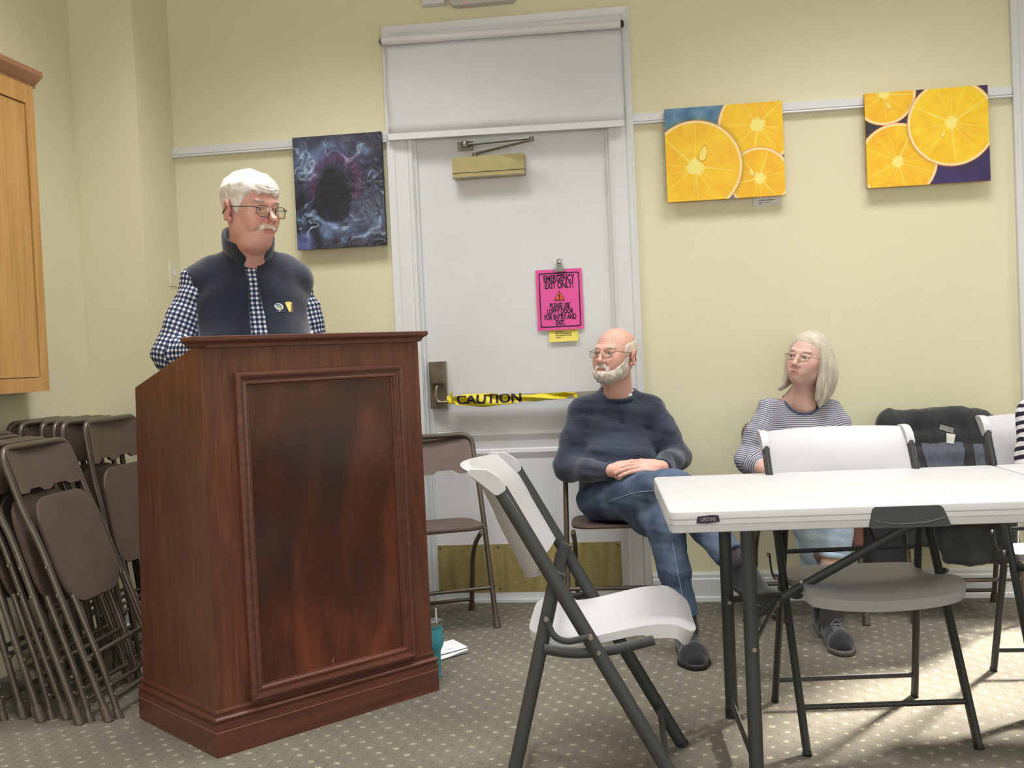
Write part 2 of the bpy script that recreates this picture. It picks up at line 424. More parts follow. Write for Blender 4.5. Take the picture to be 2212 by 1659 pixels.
# jambs, head and stop
bm = B()
box(bm, -DX-.012, -DX, .0, .15, 0, 2.645); box(bm, DX, DX+.012, .0, .15, 0, 2.645)
box(bm, -DX-.004, DX+.004, -.012, .15, DT, DT+.05); box(bm, -DX, DX, .0, .15, 2.56, 2.645)
box(bm, -DX, -DX+.012, .012, .03, 0, DT); box(bm, DX-.012, DX, .012, .03, 0, DT)
box(bm, -DX, DX, .012, .03, DT-.012, DT)
struct(bm_obj('trim_4', bm, M_white, smooth=False))
bm = B(); box(bm, -DX, DX, .06, .066, DT+.05, 2.56)
g = NT('transom_glass'); g.set(Base_Color=(.8, .85, .85, 1), Roughness=.05, Transmission_Weight=.9); struct(bm_obj('window_2', bm, g.m))
door = empty('door_1', (0, .03, 0)); door['kind'] = 'structure'
bm = B(); box(bm, -DX+.004, DX-.004, 0, .045, .035, DT-.006)
# slab with two faint raised mouldings below the latch
for z in (.80, .715): prism(bm, [(-.40, -.0, z), (-.40, -.008, z-.005), (-.40, -.010, z-.02), (-.40, 0, z-.05)], (.80, 0, 0))
bm_obj('door_slab', bm, M_white, door, smooth=False)
bm = B(); box(bm, -.428, .428, -.003, .0, .045, .27); kp = bm_obj('kick_plate', bm, M_brass, door)
for x in (-.415, -.14, .14, .415):
    for z in (.06, .255):
        bm = B(); lathe(bm, [(.0045, 0), (.003, -.0022)], (x, -.003, z), 8, 'y'); bm_obj('screw', bm, M_dark, kp)
bm = B(); box(bm, -.436, .436, -.006, .0, .012, .043); bm_obj('door_sweep', bm, M_white, door)
bm = B(); box(bm, -DX, DX, -.02, .04, 0, .014); bm_obj('threshold', bm, M_white, door, loc=None)
# lever set: tall bronze escutcheon, drop grip, lever
bm = B(); box(bm, -.421, -.343, -.035, 0, .912, 1.13); esc = bm_obj('escutcheon', bm, M_bronze, door, bevel=.011, seg=3)
bm = B(); tube(bm, catmull([(-.383, -.03, 1.025), (-.385, -.055, 1.01), (-.389, -.06, .98), (-.386, -.058, .952), (-.372, -.06, .942), (-.345, -.062, .941), (-.30, -.06, .943)], 5), [.006]*10+[.0085]*21, 10); bm_obj('lever', bm, M_bronze, door)
bm = B(); box(bm, -.412, -.352, -.052, -.03, 1.03, 1.12); bm_obj('latch_cover', bm, M_bronze, door, bevel=.012, seg=3)
# closer
bm = B(); box(bm, -.262, .068, -.065, 0, 1.962, 2.055); cl = bm_obj('door_closer', bm, M_gold, door, bevel=.006)
bm = B(); box(bm, -.263, .069, -.0665, -.001, 1.982, 1.9845); bm_obj('closer_seam', bm, M_dark, cl)
bm = B(); box(bm, -.262, .068, -.0668, -.0655, 1.958, 1.964); bm_obj('closer_shadow_gap', bm, M_steel, cl)
bm = B(); lathe(bm, [(.012, 2.055), (.012, 2.076)], (-.16, -.035, 0), 12)
tube(bm, [(-.16, -.035, 2.072), (.115, -.14, 2.096)], .006, 8); tube(bm, [(.115, -.14, 2.104), (-.20, -.055, 2.112)], .006, 8)
lathe(bm, [(.011, 2.09), (.011, 2.11)], (.115, -.14, 0), 10); lathe(bm, [(.020, 2.10), (.020, 2.118), (.015, 2.128)], (-.20, -.052, 0), 12); box(bm, -.235, -.165, -.05, -.03, 2.09, 2.128)
bm_obj('closer_arm', bm, M_steel, door)
bm = B(); box(bm, .436, .447, -.01, .002, .3, .42); box(bm, .436, .447, -.01, .002, 1.85, 1.97); bm_obj('hinge', bm, M_white, door)

# ------------------------------------------------------------------ roller blind over the transom
bl = empty('roller_blind', (0, -.05, 2.6), label='white roller blind pulled down over the transom above the door', cat='blind')
M_blind = fabric('blind_cloth', rgb(219, 221, 226), .01, .8, fine=1500, sheen=.0)
bm = B(); tube(bm, [(-.555, -.058, 2.600), (.528, -.058, 2.588)], .019, 16); bm_obj('roller', bm, M_white, bl, loc=None)
bm = B()
g = [[bm.verts.new((-.548+1.074*i/40+.003*math.sin(j), -.046-.004*math.sin(i/40*9+j*.4)*(j/10)-.003*math.sin(i/40*4-j*.7), 2.586-.013*i/40-(.405+.0)*j/10)) for i in range(41)] for j in range(11)]
for j in range(10):
    for i in range(40): bm.faces.new((g[j][i], g[j+1][i], g[j+1][i+1], g[j][i+1]))
cloth = bm_obj('blind_cloth', bm, M_blind, bl, smooth=True); md = cloth.modifiers.new('s', 'SOLIDIFY'); md.thickness = .001
bm = B(); box(bm, -.552, .526, -.056, -.040, 2.152, 2.180)
for v in bm.verts: v.co.z -= .013*(v.co.x+.55)/1.07
bm_obj('bottom_bar', bm, M_white, bl, bevel=.004)
for s, x in ((-1, -.563), (1, .529)):
    bm = B(); lathe(bm, [(.017, 0), (.017, .008), (.008, .014)] if s > 0 else [(.017, .008), (.017, 0), (.006, -.008)], (x, -.058, 2.600 if s < 0 else 2.588), 12, 'x'); bm_obj('end_cap', bm, M_steel if s < 0 else M_dark, bl)
bm = B(); box(bm, -.556, -.552, -.055, -.041, 2.153, 2.178); bm_obj('bar_end_plug', bm, plain('orange_plug', rgb(150, 84, 50), .5), bl)
for o in bl.children: o.location -= Vector(bl.location)

# ------------------------------------------------------------------ exit sign and the small housing beside it
ex = empty('exit_sign', (-.086, 0, 2.84), label='white exit sign with lit red letters above the door', cat='sign')
M_exb = plain('exit_housing', rgb(196, 190, 190), .45, var=.02)
bm = B()
pts = [Vector((x, 0, z)) for x, z in ((-.15, -.105), (.15, -.105), (.15, .105), (-.15, .105))]
loop = rounded(pts, .03, 5, True); prism(bm, [(p.x, -.055, p.z) for p in loop], (0, .055, 0)); bm_obj('housing', bm, M_exb, ex)
em = NT('exit_red_light'); em.set(Base_Color=(.8, .02, .05, 1), Emission_Color=(1., .03, .08, 1), Emission_Strength=2.2)
text_mesh('exit_lettering', 'EXIT', .215, em.m, ex, T(0, -.056, -.003) @ WALLM, sx=.66, ext=.0006, bold=.006)
bm = B(); lathe(bm, [(.003, 0), (.002, -.002)], (-.075, -.056, -.098), 8, 'y'); bm_obj('indicator_light', bm, em.m, ex)
bm = B(); box(bm, -.361, -.262, -.05, 0, 2.752, 2.82)
for i in range(5): box(bm, -.352+.017*i, -.345+.017*i, -.053, -.05, 2.76, 2.81)
tag(bm_obj('alarm_strobe', bm, M_white, None, bevel=.004), 'small white ribbed alarm housing beside the exit sign', 'alarm')

# ------------------------------------------------------------------ casing of the window at the far right, daylight comes through it
casing('trim_5', WX0-.0, WX1, WZ1+.06, .112, z0=0)
win = empty('window_1', (WX0, 0, WZ0)); win['kind'] = 'structure'
bm = B()
for x0, x1, z0, z1 in ((WX0, WX0+.04, WZ0, WZ1), (WX1-.04, WX1, WZ0, WZ1), (WX0, WX1, WZ0, WZ0+.04), (WX0, WX1, WZ1-.04, WZ1)): box(bm, x0, x1, .03, .08, z0, z1)
f = bm_obj('window_frame', bm, M_white, win); f.location = -win.location
bm = B(); box(bm, WX0, WX1, .055, .059, WZ0, WZ1)
gq = bm_obj('pane', bm, thin_glass('window_glass'), win); gq.location = -win.location

bm = B(); box(bm, WX0, WX1, .012, .02, 1.38, 2.62); tag(bm_obj('sun_blocker', bm, M_blind), 'added white panel, out of view, blocking sun through the upper window at the far right', 'blind')  # added panel, out of view; cuts the sunbeam to shape the floor patch
# ------------------------------------------------------------------ light switch on the chase side
sw = empty('light_switch', (-1.605, -.085, 1.6), label='white light switch plate on the wall behind the standing man', cat='switch')
bm = B(); box(bm, 0, .006, -.04, .04, -.06, .06); p = bm_obj('plate', bm, plain('switch_plastic', rgb(226, 222, 205), .4), sw, bevel=.002)
bm = B(); box(bm, .006, .016, -.006, .006, -.012, .012); bm_obj('toggle', bm, M_white, sw)

# ------------------------------------------------------------------ wall cabinet
cb = empty('wall_cabinet', (XL, -1.2, 1.08), label='honey coloured wooden wall cabinet with crown molding', cat='cabinet')
CX = -1.80; CY1 = -.85; CY0 = -2.05
bm = B(); box(bm, XL, CX-.02, CY0, CY1, 1.085, 2.30); bm_obj('body', bm, M_maple, cb)
for a, b2 in ((CY0, (CY0+CY1)/2-.002), ((CY0+CY1)/2+.002, CY1)):
    bm = B(); ww = .055
    box(bm, CX-.02, CX, a, a+ww, 1.085, 2.30); box(bm, CX-.02, CX, b2-ww, b2, 1.085, 2.30); box(bm, CX-.02, CX, a+ww, b2-ww, 1.085, 1.14); box(bm, CX-.02, CX, a+ww, b2-ww, 2.225, 2.30)
    d = bm_obj('door', bm, M_maple, cb)
    bm = B(); box(bm, CX-.018, CX-.006, a+ww+.004, b2-ww-.004, 1.144, 2.221); bm_obj('door_panel', bm, M_maple, d)
bm = B()
prof = [(XL, 2.30), (CX-.005, 2.30), (CX-.005, 2.312), (CX+.004, 2.318), (CX+.018, 2.332), (CX+.03, 2.342), (CX+.03, 2.362), (XL, 2.362)]
prism(bm, [(x, CY0-.03, z) for x, z in prof], (0, CY1-CY0+.055, 0)); bm_obj('crown_molding', bm, M_maplec, cb)
for o in cb.children_recursive:
    if o.parent == cb: o.location = -cb.location

# ------------------------------------------------------------------ paintings: painted grids on stretched canvases
def vcol_mat(name, rough=.45):
    m = NT(name); a = m.n('ShaderNodeVertexColor'); a.layer_name = 'Col'; v = m.coord(); n = m.noise(v, 120, 3)
    m.col(a.outputs[0]); m.set(Roughness=rough); m.bump(n, .15, .001); return m.m
M_paint = vcol_mat('acrylic_paint')
def canvas(name, x0, x1, z0, z1, fn, edge, label, tilt=0., th=.022, ybk=-.03, px=.0021):
    w, h = x1-x0, z1-z0; nx, nz = int(w/px), int(h/px)
    root = empty(name, (x0+w/2, ybk, z0), label=label, cat='painting')
    X, Z = np.meshgrid(np.linspace(0, 1, nx+1), np.linspace(0, 1, nz+1))
    col = np.clip(fn(X, Z, w, h), 0, 255)/255
    col = np.where(col <= .04045, col/12.92, ((col+.055)/1.055)**2.4)
    V = np.stack([X*w-w/2, np.full_like(X, -th), Z*h], -1).reshape(-1, 3)
    i = np.arange(nx*nz); r = i//nx; c = i % nx; a = r*(nx+1)+c
    Q = np.stack([a, a+1, a+nx+2, a+nx+1], 1).astype(np.int32)
    o = mesh_obj('painted_face', V, Q, M_paint, root, world=False)
    at = o.data.color_attributes.new('Col', 'FLOAT_COLOR', 'POINT')
    at.data.foreach_set('color', np.concatenate([col.reshape(-1, 3), np.ones((len(V), 1))], 1).astype(np.float32).ravel())
    bm = B(); box(bm, -w/2, w/2, -th+.0004, 0, 0, h); bm_obj('stretched_canvas', bm, edge, root, bevel=.0015)
    root.rotation_euler = (0, tilt, 0); return root
def P_(c): return np.array(c, float)
def lerpc(a, b, t): return a+(b-a)*t[..., None]
def citrus(col, X, Z, cx, cz, r, seed, n=10, core=.09, warm=0., ph=0.):
    dx, dz = X-cx, Z-cz; R = np.hypot(dx, dz); A = np.arctan2(dz, dx)+ph
    inside = R < r
    t = .5+.5*fbm(X*9+seed, Z*9, seed); streak = .5+.5*fbm(A*9+seed, R*6, seed*2)
    flesh = lerpc(P_((240, 165, 20)), P_((252, 216, 40)), np.clip(t*.75+streak*.45-warm, 0, 1))
    k = (A/(2*PI)*n+.35*np.sin(A*3+seed)) % 1; dist = np.minimum(k, 1-k)/n*2*PI*R
    mem = np.clip(1-(dist/(.0035+.004*(1-R/r))), 0, 1)*(R > core*.8)
    flesh = lerpc(flesh, P_((250, 228, 130)), np.clip(mem*.9, 0, 1))
    rr = core*(1+.22*fbm(np.cos(A)*2+seed, np.sin(A)*2, seed)*2)
    flesh = lerpc(flesh, P_((250, 232, 130)), sm(rr+.012, rr-.012, R))
    rind = lerpc(flesh, P_((250, 226, 176)), sm(r-.034, r-.026, R)); rind = lerpc(rind, P_((222, 130, 40)), sm(r-.009, r-.004, R))
    m = inside[..., None]; return np.where(m, rind, col)
def seedpip(col, X, Z, cx, cz, a, L=.05, W=.02):
    dx, dz = X-cx, Z-cz; u = (dx*math.cos(a)+dz*math.sin(a))/L; v = (-dx*math.sin(a)+dz*math.cos(a))/W
    d = np.hypot(u, v*(1+.35*u)); col = lerpc(col, P_((200, 150, 40)), sm(1.15, 1.0, d)); return lerpc(col, P_((253, 226, 110)), sm(1., .86, d))
def art1(X, Z, w, h):
    X = X*w/h
    bg = lerpc(P_((58, 98, 140)), P_((120, 160, 185)), np.clip(.5+.9*fbm(X*8, Z*8, 3.), 0, 1))
    c = citrus(bg, X, Z, .98, .76, .42, 2., 11, .075)
    c = citrus(c, X, Z, .98, .20, .33, 5., 9, .062, .12)
    sh = sm(.56, .46, np.hypot(X-.31, Z-.36)); c = lerpc(c, P_((120, 115, 30)), sh*.55)
    c = citrus(c, X, Z, .31, .36, .50, 9., 11, .085)
    c = seedpip(c, X, Z, .40, .50, 1.3, .085, .04); c = seedpip(c, X, Z, .90, .27, 1.9, .045, .022)
    return c
def art2(X, Z, w, h):
    X = X*w/h
    bg = lerpc(P_((34, 28, 62)), P_((64, 48, 110)), np.clip(.5+.6*fbm(X*5, Z*5, 4.), 0, 1))
    bg = lerpc(bg, P_((44, 42, 48)), sm(.55, .3, X))
    c = citrus(bg, X, Z, .20, .98, .33, 3., 11, .052, .15)
    c = citrus(c, X, Z, .32, .26, .41, 6., 11, .06, .05)
    sh = sm(.50, .42, np.hypot(X-.88, Z-.63)); c = lerpc(c, P_((120, 90, 20)), sh*.4)
    c = citrus(c, X, Z, .88, .63, .455, 8., 12, .062, -.1)
    c = seedpip(c, X, Z, .79, .52, 1.2, .035, .018); c = seedpip(c, X, Z, .24, .86, 1.8, .045, .018)
    return c
def art3(X, Z, w, h):
    X = X*w/h
    wx = .35*fbm(X*2.2+3, Z*2.2, 1.); wz = .35*fbm(X*2.2+9, Z*2.2, 2.)
    a = fbm((X+wx)*4, (Z+wz)*4, 5.); r = 1-np.abs(fbm((X+wx*1.5)*5+4, (Z+wz*1.5)*5, 7.))*7; r2 = 1-np.abs(fbm((X+wx)*11, (Z+wz)*11, 9.))*6
    g = np.clip(.55+1.5*fbm(X*14+wx*3, Z*14+wz*3, 8.), 0, 1.3); c = lerpc(P_((26, 27, 38)), P_((62, 62, 80)), np.clip(.5+a*1.4+.3*(X-.4)*(1-Z), 0, 1))
    ring = np.exp(-((np.hypot((X-.42)/.34, (Z-.55)/.36)-.85+.35*wx*2)/.22)**2); ring = ring*np.clip(1.4*(Z-.35)*3, 0, 1)
    c = lerpc(c, P_((88, 92, 140)), np.clip(ring*.85*g, 0, 1)); c = lerpc(c, P_((92, 52, 92)), np.clip(np.exp(-((np.hypot((X-.38)/.22, (Z-.58)/.24)-.95)/.2)**2)*.75, 0, 1)*(Z > .42))
    lowl = np.exp(-(np.hypot((X-.27)/.27, (Z-.22)/.13))**2*1.1); c = lerpc(c, P_((112, 140, 190)), np.clip(lowl*1.1*g, 0, 1))
    c = lerpc(c, P_((84, 94, 150)), sm(.2, .1, X)*sm(.17, .12, Z))
    edge = np.clip(np.exp(-((np.hypot((X-.42)/.40, (Z-.50)/.46)-.95+wx*.9)/.07)**2), 0, 1)
    c = lerpc(c, P_((120, 148, 188)), edge*np.clip(.55+1.2*a, 0, 1)*.8*g)
    tl = np.exp(-(np.hypot((X-.14)/.22, (Z-.83)/.14))**2); c = lerpc(c, P_((92, 112, 150)), np.clip(tl*(.4+1.6*np.abs(a)), 0, 1))
    br = np.exp(-(np.hypot((X-.78)/.1, (Z-.2)/.2))**2); c = lerpc(c, P_((110, 128, 160)), np.clip(br*(.3+1.5*a), 0, 1))
    lace = np.clip(r, 0, 1)**3; c = lerpc(c, P_((178, 200, 228)), lace*np.clip(ring*.7+lowl*1.6+tl*1.3+edge+br*1.3+.1, 0, 1)*.95)
    core = sm(1.08, .9, np.hypot((X-.34-.05*fbm(X*5, Z*5, 1.))/(.10+.10*sm(.75, .35, Z)), (Z-.47)/.25)); c = lerpc(c, P_((30, 30, 44)), core*.85)
    cell = np.clip(r2, 0, 1)**4*sm(.45, .75, X+.25*(1-Z)); c = lerpc(c, P_((120, 130, 150)), cell*.55)
    c = c*(.86+.30*np.clip(fbm(X*26+wx*4, Z*26, 6.)+.4, 0, 1))[..., None]; fine = np.clip(1-np.abs(fbm((X+wx)*20, (Z+wz)*20, 3.))*7, 0, 1)**3; c = lerpc(c, P_((110, 130, 165)), fine*.35*sm(1.3, .9, 1.2*core+.3)); spk = (vnoise(X*150, Z*150, 3.) > .80); c = np.where((spk & (Z < .7) & (X > .45-.3*(Z < .3)))[..., None], c*.5+P_((190, 196, 205))*.5, c)
    return c
canvas('abstract_painting', -1.005, -.583, 1.677, 2.195, art3, plain('painting_edge_black', rgb(20, 26, 44), .5), 'dark blue and black swirled abstract canvas left of the door')
canvas('orange_slice_painting', .702, 1.213, 1.79, 2.20, art1, plain('painting_edge_orange', rgb(214, 150, 40), .5), 'square-ish orange slices canvas with blue background, nearer the door')
canvas('orange_slice_painting', 1.56, 2.068, 1.797, 2.203, art2, plain('painting_edge_yellow', rgb(206, 150, 30), .5), 'orange slices canvas with dark purple background, at the far right')
tg = empty('caption_card', (1.14, -.003, 1.775), label='small white caption card under the blue background orange painting', cat='card')
bm = B(); box(bm, -.062, .06, -.002, .0015, -.02, .035); bm_obj('card', bm, plain('card_white', rgb(228, 228, 226), .7, var=.01), tg)
M_ink = plain('printed_ink', rgb(70, 66, 70), .8)
bm = B()
for z, seg in ((.004, ((-.04, .03),)), (-.006, ((-.04, -.018), (-.014, -.008), (-.004, .006))), (-.013, ((-.04, -.026),))):
    for a, b2 in seg: box(bm, a, b2, -.0025, -.002, z-.0012, z+.0012)
bm_obj('caption_lines', bm, M_ink, tg)

# ------------------------------------------------------------------ pink notice, bulldog clip on a hook, yellow note
sg = empty('warning_notice', (.197, .026, 1.25), label='bright pink paper notice clipped to the white door', cat='sign')
M_pink = plain('pink_paper', rgb(238, 92, 170), .75, var=.01); M_sink = plain('notice_black_print', rgb(38, 26, 44), .7)
bm = B(); g = [[bm.verts.new((-.106+.212*i/8, -.004-.006*math.sin(PI*i/8)*(1-j/8)-.002*(1-j/8), .277*j/8)) for i in range(9)] for j in range(9)]
for j in range(8):
    for i in range(8): bm.faces.new((g[j][i], g[j][i+1], g[j+1][i+1], g[j+1][i]))
pp = bm_obj('paper', bm, M_pink, sg, smooth=True)
def yoff(x, z): return -.0046-.006*math.sin(PI*(x+.106)/.212)*(1-z/.277)-.002*(1-z/.277)
bm = B(); lp = rounded([(-.092, 0, .013), (.094, 0, .013), (.094, 0, .262), (-.092, 0, .262)], .01, 4, True)
dense = []
for i in range(len(lp)):
    a, b2 = lp[i], lp[(i+1) % len(lp)]; k = max(1, int((b2-a).length/.012))
    dense += [a.lerp(b2, t/k) for t in range(k)]
P2 = [Vector((p.x, yoff(p.x, p.z)-.0004, p.z)) for p in dense]; cc = Vector((0, 0, .138)); fr = []
for p in P2:
    q = Vector((p.x-.005*(1 if p.x > 0 else -1)*(abs(p.x) > .085), 0, p.z-.005*(1 if p.z > .138 else -1)*((p.z > .255) or (p.z < .02)))); q.y = yoff(q.x, q.z)-.0004; fr.append(q)
va = [bm.verts.new(p) for p in P2]; vb = [bm.verts.new(p) for p in fr]
for i in range(len(va)): bm.faces.new((va[i], va[(i+1) % len(va)], vb[(i+1) % len(va)], vb[i]))
bm_obj('notice_border', bm, M_sink, sg, smooth=False)
for s, z, sz, sx in (('EMERGENCY', .235, .042, .59), ('EXIT ONLY!', .203, .042, .59), ('PLEASE USE', .110, .032, .57), ('LOBBY DOOR', .084, .032, .59), ('FOR ENTRY AND', .058, .032, .59), ('EXIT.', .032, .032, .59)):
    o = text_mesh('notice_lettering', s, sz, M_sink, sg, T(0, 0, z) @ WALLM, sx=sx, ext=.0, bold=.0013)
    for v in o.data.vertices: v.co.y = yoff(v.co.x, v.co.z)-.0005
def tri(r, y, z0): return [(r*math.cos(a), y, z0+r*math.sin(a)) for a in (PI/2, PI/2+2*PI/3, PI/2+4*PI/3)]
bm = B(); prism(bm, rounded(tri(.030, -.011, .150), .004, 3, True), (0, .001, 0)); bm_obj('warning_triangle', bm, M_sink, sg, smooth=False)
bm = B(); prism(bm, rounded(tri(.0255, -.0115, .150), .003, 3, True), (0, .001, 0)); bm_obj('warning_triangle_fill', bm, plain('sign_orange', rgb(226, 98, 62), .7), sg, smooth=False)
text_mesh('exclamation_mark', '!', .034, M_sink, sg, T(0, -.0118, .150) @ WALLM, ext=0, bold=.001)
cp = empty('bulldog_clip', (.203, .02, 1.52), label='steel bulldog clip holding the pink notice', cat='clip')
bm = B(); box(bm, -.024, .024, -.014, 0, -.004, .008); box(bm, -.011, .011, -.018, -.004, .006, .03); bm_obj('jaw', bm, M_steel, cp, bevel=.0015)
bm = B(); lathe(bm, [(.0, -.02), (.008, -.019), (.0125, -.014), (.0125, -.008), (.009, .0), (.009, .01)], (0, 0, .042), 16, 'y'); bm_obj('knob', bm, M_chrome, cp)
yn = empty('yellow_note', (.207, .026, 1.195), label='small yellow note paper below the pink notice', cat='note')
bm = B(); g = [[bm.verts.new((-.066+.134*i/6, -.002-.008*(1-j/5)**2, .064*j/5+.002*i/6)) for i in range(7)] for j in range(6)]
for j in range(5):
    for i in range(6): bm.faces.new((g[j][i], g[j][i+1], g[j+1][i+1], g[j+1][i]))
bm_obj('paper', bm, plain('yellow_paper', rgb(240, 224, 110), .75, var=.01), yn, smooth=True)
bm = B()
for z, segs in ((.047, ((-.036, -.028), (-.026, -.002))), (.039, ((-.036, -.02), (-.018, -.006), (-.004, .006), (.008, .038))), (.030, ((-.036, -.021), (-.019, -.014), (-.012, .008), (.010, .018), (.020, .038))), (.021, ((-.034, -.022), (-.020, -.012)))):
    for a, b2 in segs: box(bm, a, b2, -.0125+.012*(z/.064), -.0119+.012*(z/.064), z-.0012, z+.0012)
bm_obj('note_lines', bm, M_ink, yn)

# ------------------------------------------------------------------ push bar hidden under caution tape
M_tape = plain('caution_tape_yellow', rgb(226, 206, 40), .4, var=.06, nscale=60)
ct = empty('caution_tape', (-.05, -.03, .93), label='yellow caution tape tied across the door between latch and far side', cat='tape')
tp = B(); n = 60; g = []
for i in range(n+1):
    t = i/n; x = -.318+.575*t; tw = .5+.5*math.sin(t*5.2-1.2); hh = (.017+.013*math.exp(-((t-.25)/.2)**2))*(1 if .04 < t < .94 else .45)
    zc = .951-.005*t+.011*t*t-.006*math.sin(t*PI); row = []
    for j in range(9):
        s = -1+2*j/8; fold = .5 if t > .5 else 0
        row.append(tp.verts.new((x, -.052+.006*math.cos(s*3+t*14)*(1+fold)+.004*math.sin(t*23+s*2), zc+hh*s*(1-fold*.35*t)+.0015*math.sin(t*31+s*4))))
    g.append(row)
for a, b2 in zip(g, g[1:]):
    for j in range(8): tp.faces.new((a[j], b2[j], b2[j+1], a[j+1]))
to = bm_obj('ribbon', tp, M_tape, ct, smooth=True); to.location = -ct.location; md = to.modifiers.new('s', 'SOLIDIFY'); md.thickness = .0012
bvt = BVHTree.FromPolygons([v.co.copy() for v in to.data.vertices], [tuple(p.vertices) for p in to.data.polygons])
o = text_mesh('caution_lettering', 'CAUTION', .062, M_sink, ct, T(-.138, 0, .949) @ WALLM, sx=1.08, ext=0, bold=.0022)
tb_ = B(); tb_.from_mesh(o.data); bmesh.ops.triangulate(tb_, faces=tb_.faces)
for _ in range(3): bmesh.ops.subdivide_edges(tb_, edges=[e for e in tb_.edges if e.calc_length() > .004], cuts=1); bmesh.ops.triangulate(tb_, faces=[f for f in tb_.faces if len(f.verts) > 3])
tb_.to_mesh(o.data); tb_.free()
for v in o.data.vertices:
    h = bvt.ray_cast(Vector((v.co.x, -.3, v.co.z)), Vector((0, 1, 0)))
    v.co.y = (h[0].y-.002) if h[0] else -.056
    v.co.z = min(max(v.co.z, .951-.021), .951+.019)
o.location = -ct.location
bm = B()
for c in ((-.325, -.057, .952),):
    for a in range(3): tube(bm, [Vector(c)+Vector((.002*math.sin(k), .016*math.cos(k*2*PI/12), .016*math.sin(k*2*PI/12+a*.4)))+Vector((a*.006, 0, 0)) for k in range(12)], .005, 6, closed=True)
    tube(bm, [Vector(c), Vector(c)+Vector((.012, -.004, .018)), Vector(c)+Vector((.018, -.006, .04))], [.004, .007, .003], 6, flat=None)
bm_obj('knot', bm, M_tape, ct).location = -ct.location; bm = B()
for k in range(3): tube(bm, [(.245+.004*k, -.055, .962), (.252+.005*k, -.06, .945-.004*k), (.262, -.056, .935+.01*k)], .006, 6)
bm_obj('knot', bm, M_tape, ct).location = -ct.location
bar = empty('exit_push_bar', (0, .0, .94), label='thin metal push bar across the door behind the caution tape', cat='bar')
bm = B(); box(bm, -.33, .40, -.035, -.01, .938, .966); bm_obj('bar', bm, plain('bar_beige', rgb(160, 150, 140), .4, .3), bar, bevel=.004).location = -bar.location
bm = B(); box(bm, .37, .425, -.045, .028, .90, 1.0); bm_obj('end_bracket', bm, M_bronze, bar, bevel=.006).location = -bar.location
# ------------------------------------------------------------------ lectern. local frame: x along the front, y back (away from the audience), z up
LA = .8732; LO = Vector((-.7008, -1.9248, 0))
lec = empty('lectern', LO, LA, 'tall mahogany lectern with molded front panel and sloped top', 'lectern')
W_, D_ = .8326, .545
bm = B()   # carcass: side profile swept across the width
prof = [(.012, .10), (.012, 1.205), (.045, 1.210), (.47, 1.095), (.535, .10)]
prism(bm, [(.014, y, z) for y, z in prof], (W_-.028, 0, 0)); bm_obj('carcass', bm, M_mahog, lec, bevel=.004)
def ringmold(bm, prof, x0, x1, y0, y1):
    R = []
    for sx, sy, cx, cy in ((-1, 1, x0, y1), (-1, -1, x0, y0), (1, -1, x1, y0), (1, 1, x1, y1)):
        R.append([bm.verts.new((cx+sx*a, cy+sy*a, z)) for a, z in prof])
    for i in range(4):
        A, Q = R[i], R[(i+1) % 4]
        for k in range(len(prof)-1): bm.faces.new((A[k], A[k+1], Q[k+1], Q[k]))
bm = B(); ringmold(bm, [(0, 0), (0, .072), (-.001, .0735), (0, .075), (0, .094), (-.004, .096), (-.004, .101), (.002, .106), (.002, .111), (-.004, .116), (-.010, .118), (-.010, .124), (-.006, .128), (-.007, .134), (-.014, .137), (-.03, .137)], 0, W_, 0, D_)
bm_obj('plinth', bm, M_mahogp, lec, smooth=False)
bm = B(); ringmold(bm, [(-.004, .0718), (.0006, .0722), (.0006, .0742), (-.004, .0746)], 0, W_, 0, D_)
bm_obj('plinth_inlay_line', bm, plain('inlay_light', rgb(150, 104, 88), .4), lec, smooth=False)
# front panel with stepped frame molding
px0, px1, pz0, pz1 = .118, .737, .137, 1.130
bm = B(); mp = [(0, .012), (0, -.004), (-.003, -.009), (-.010, -.011), (-.017, -.008), (-.019, -.003), (-.026, -.001), (-.030, -.004), (-.036, -.004), (-.040, .004), (-.044, .005), (-.046, .012)]
R = []
for sx, sz, cx, cz in ((-1, -1, px0, pz0), (1, -1, px1, pz0), (1, 1, px1, pz1), (-1, 1, px0, pz1)):
    R.append([bm.verts.new((cx+sx*a, y, cz+sz*a)) for a, y in mp])
for i in range(4):
    A, Q = R[i], R[(i+1) % 4]
    for k in range(len(mp)-1): bm.faces.new((A[k], A[k+1], Q[k+1], Q[k]))
bm_obj('panel_molding', bm, M_mahogp, lec, smooth=False)
bm = B(); box(bm, px0+.045, px1-.045, .008, .0125, pz0+.045, pz1-.045); fp = bm_obj('front_panel', bm, M_crotch, lec)
bm = B(); tube(bm, catmull([(.415, .0076, .175), (.418, .0074, .185), (.414, .0074, .195), (.421, .0076, .205)], 4), .0009, 6); bm_obj('scratch', bm, plain('scratch_tan', rgb(170, 120, 90), .6), fp)
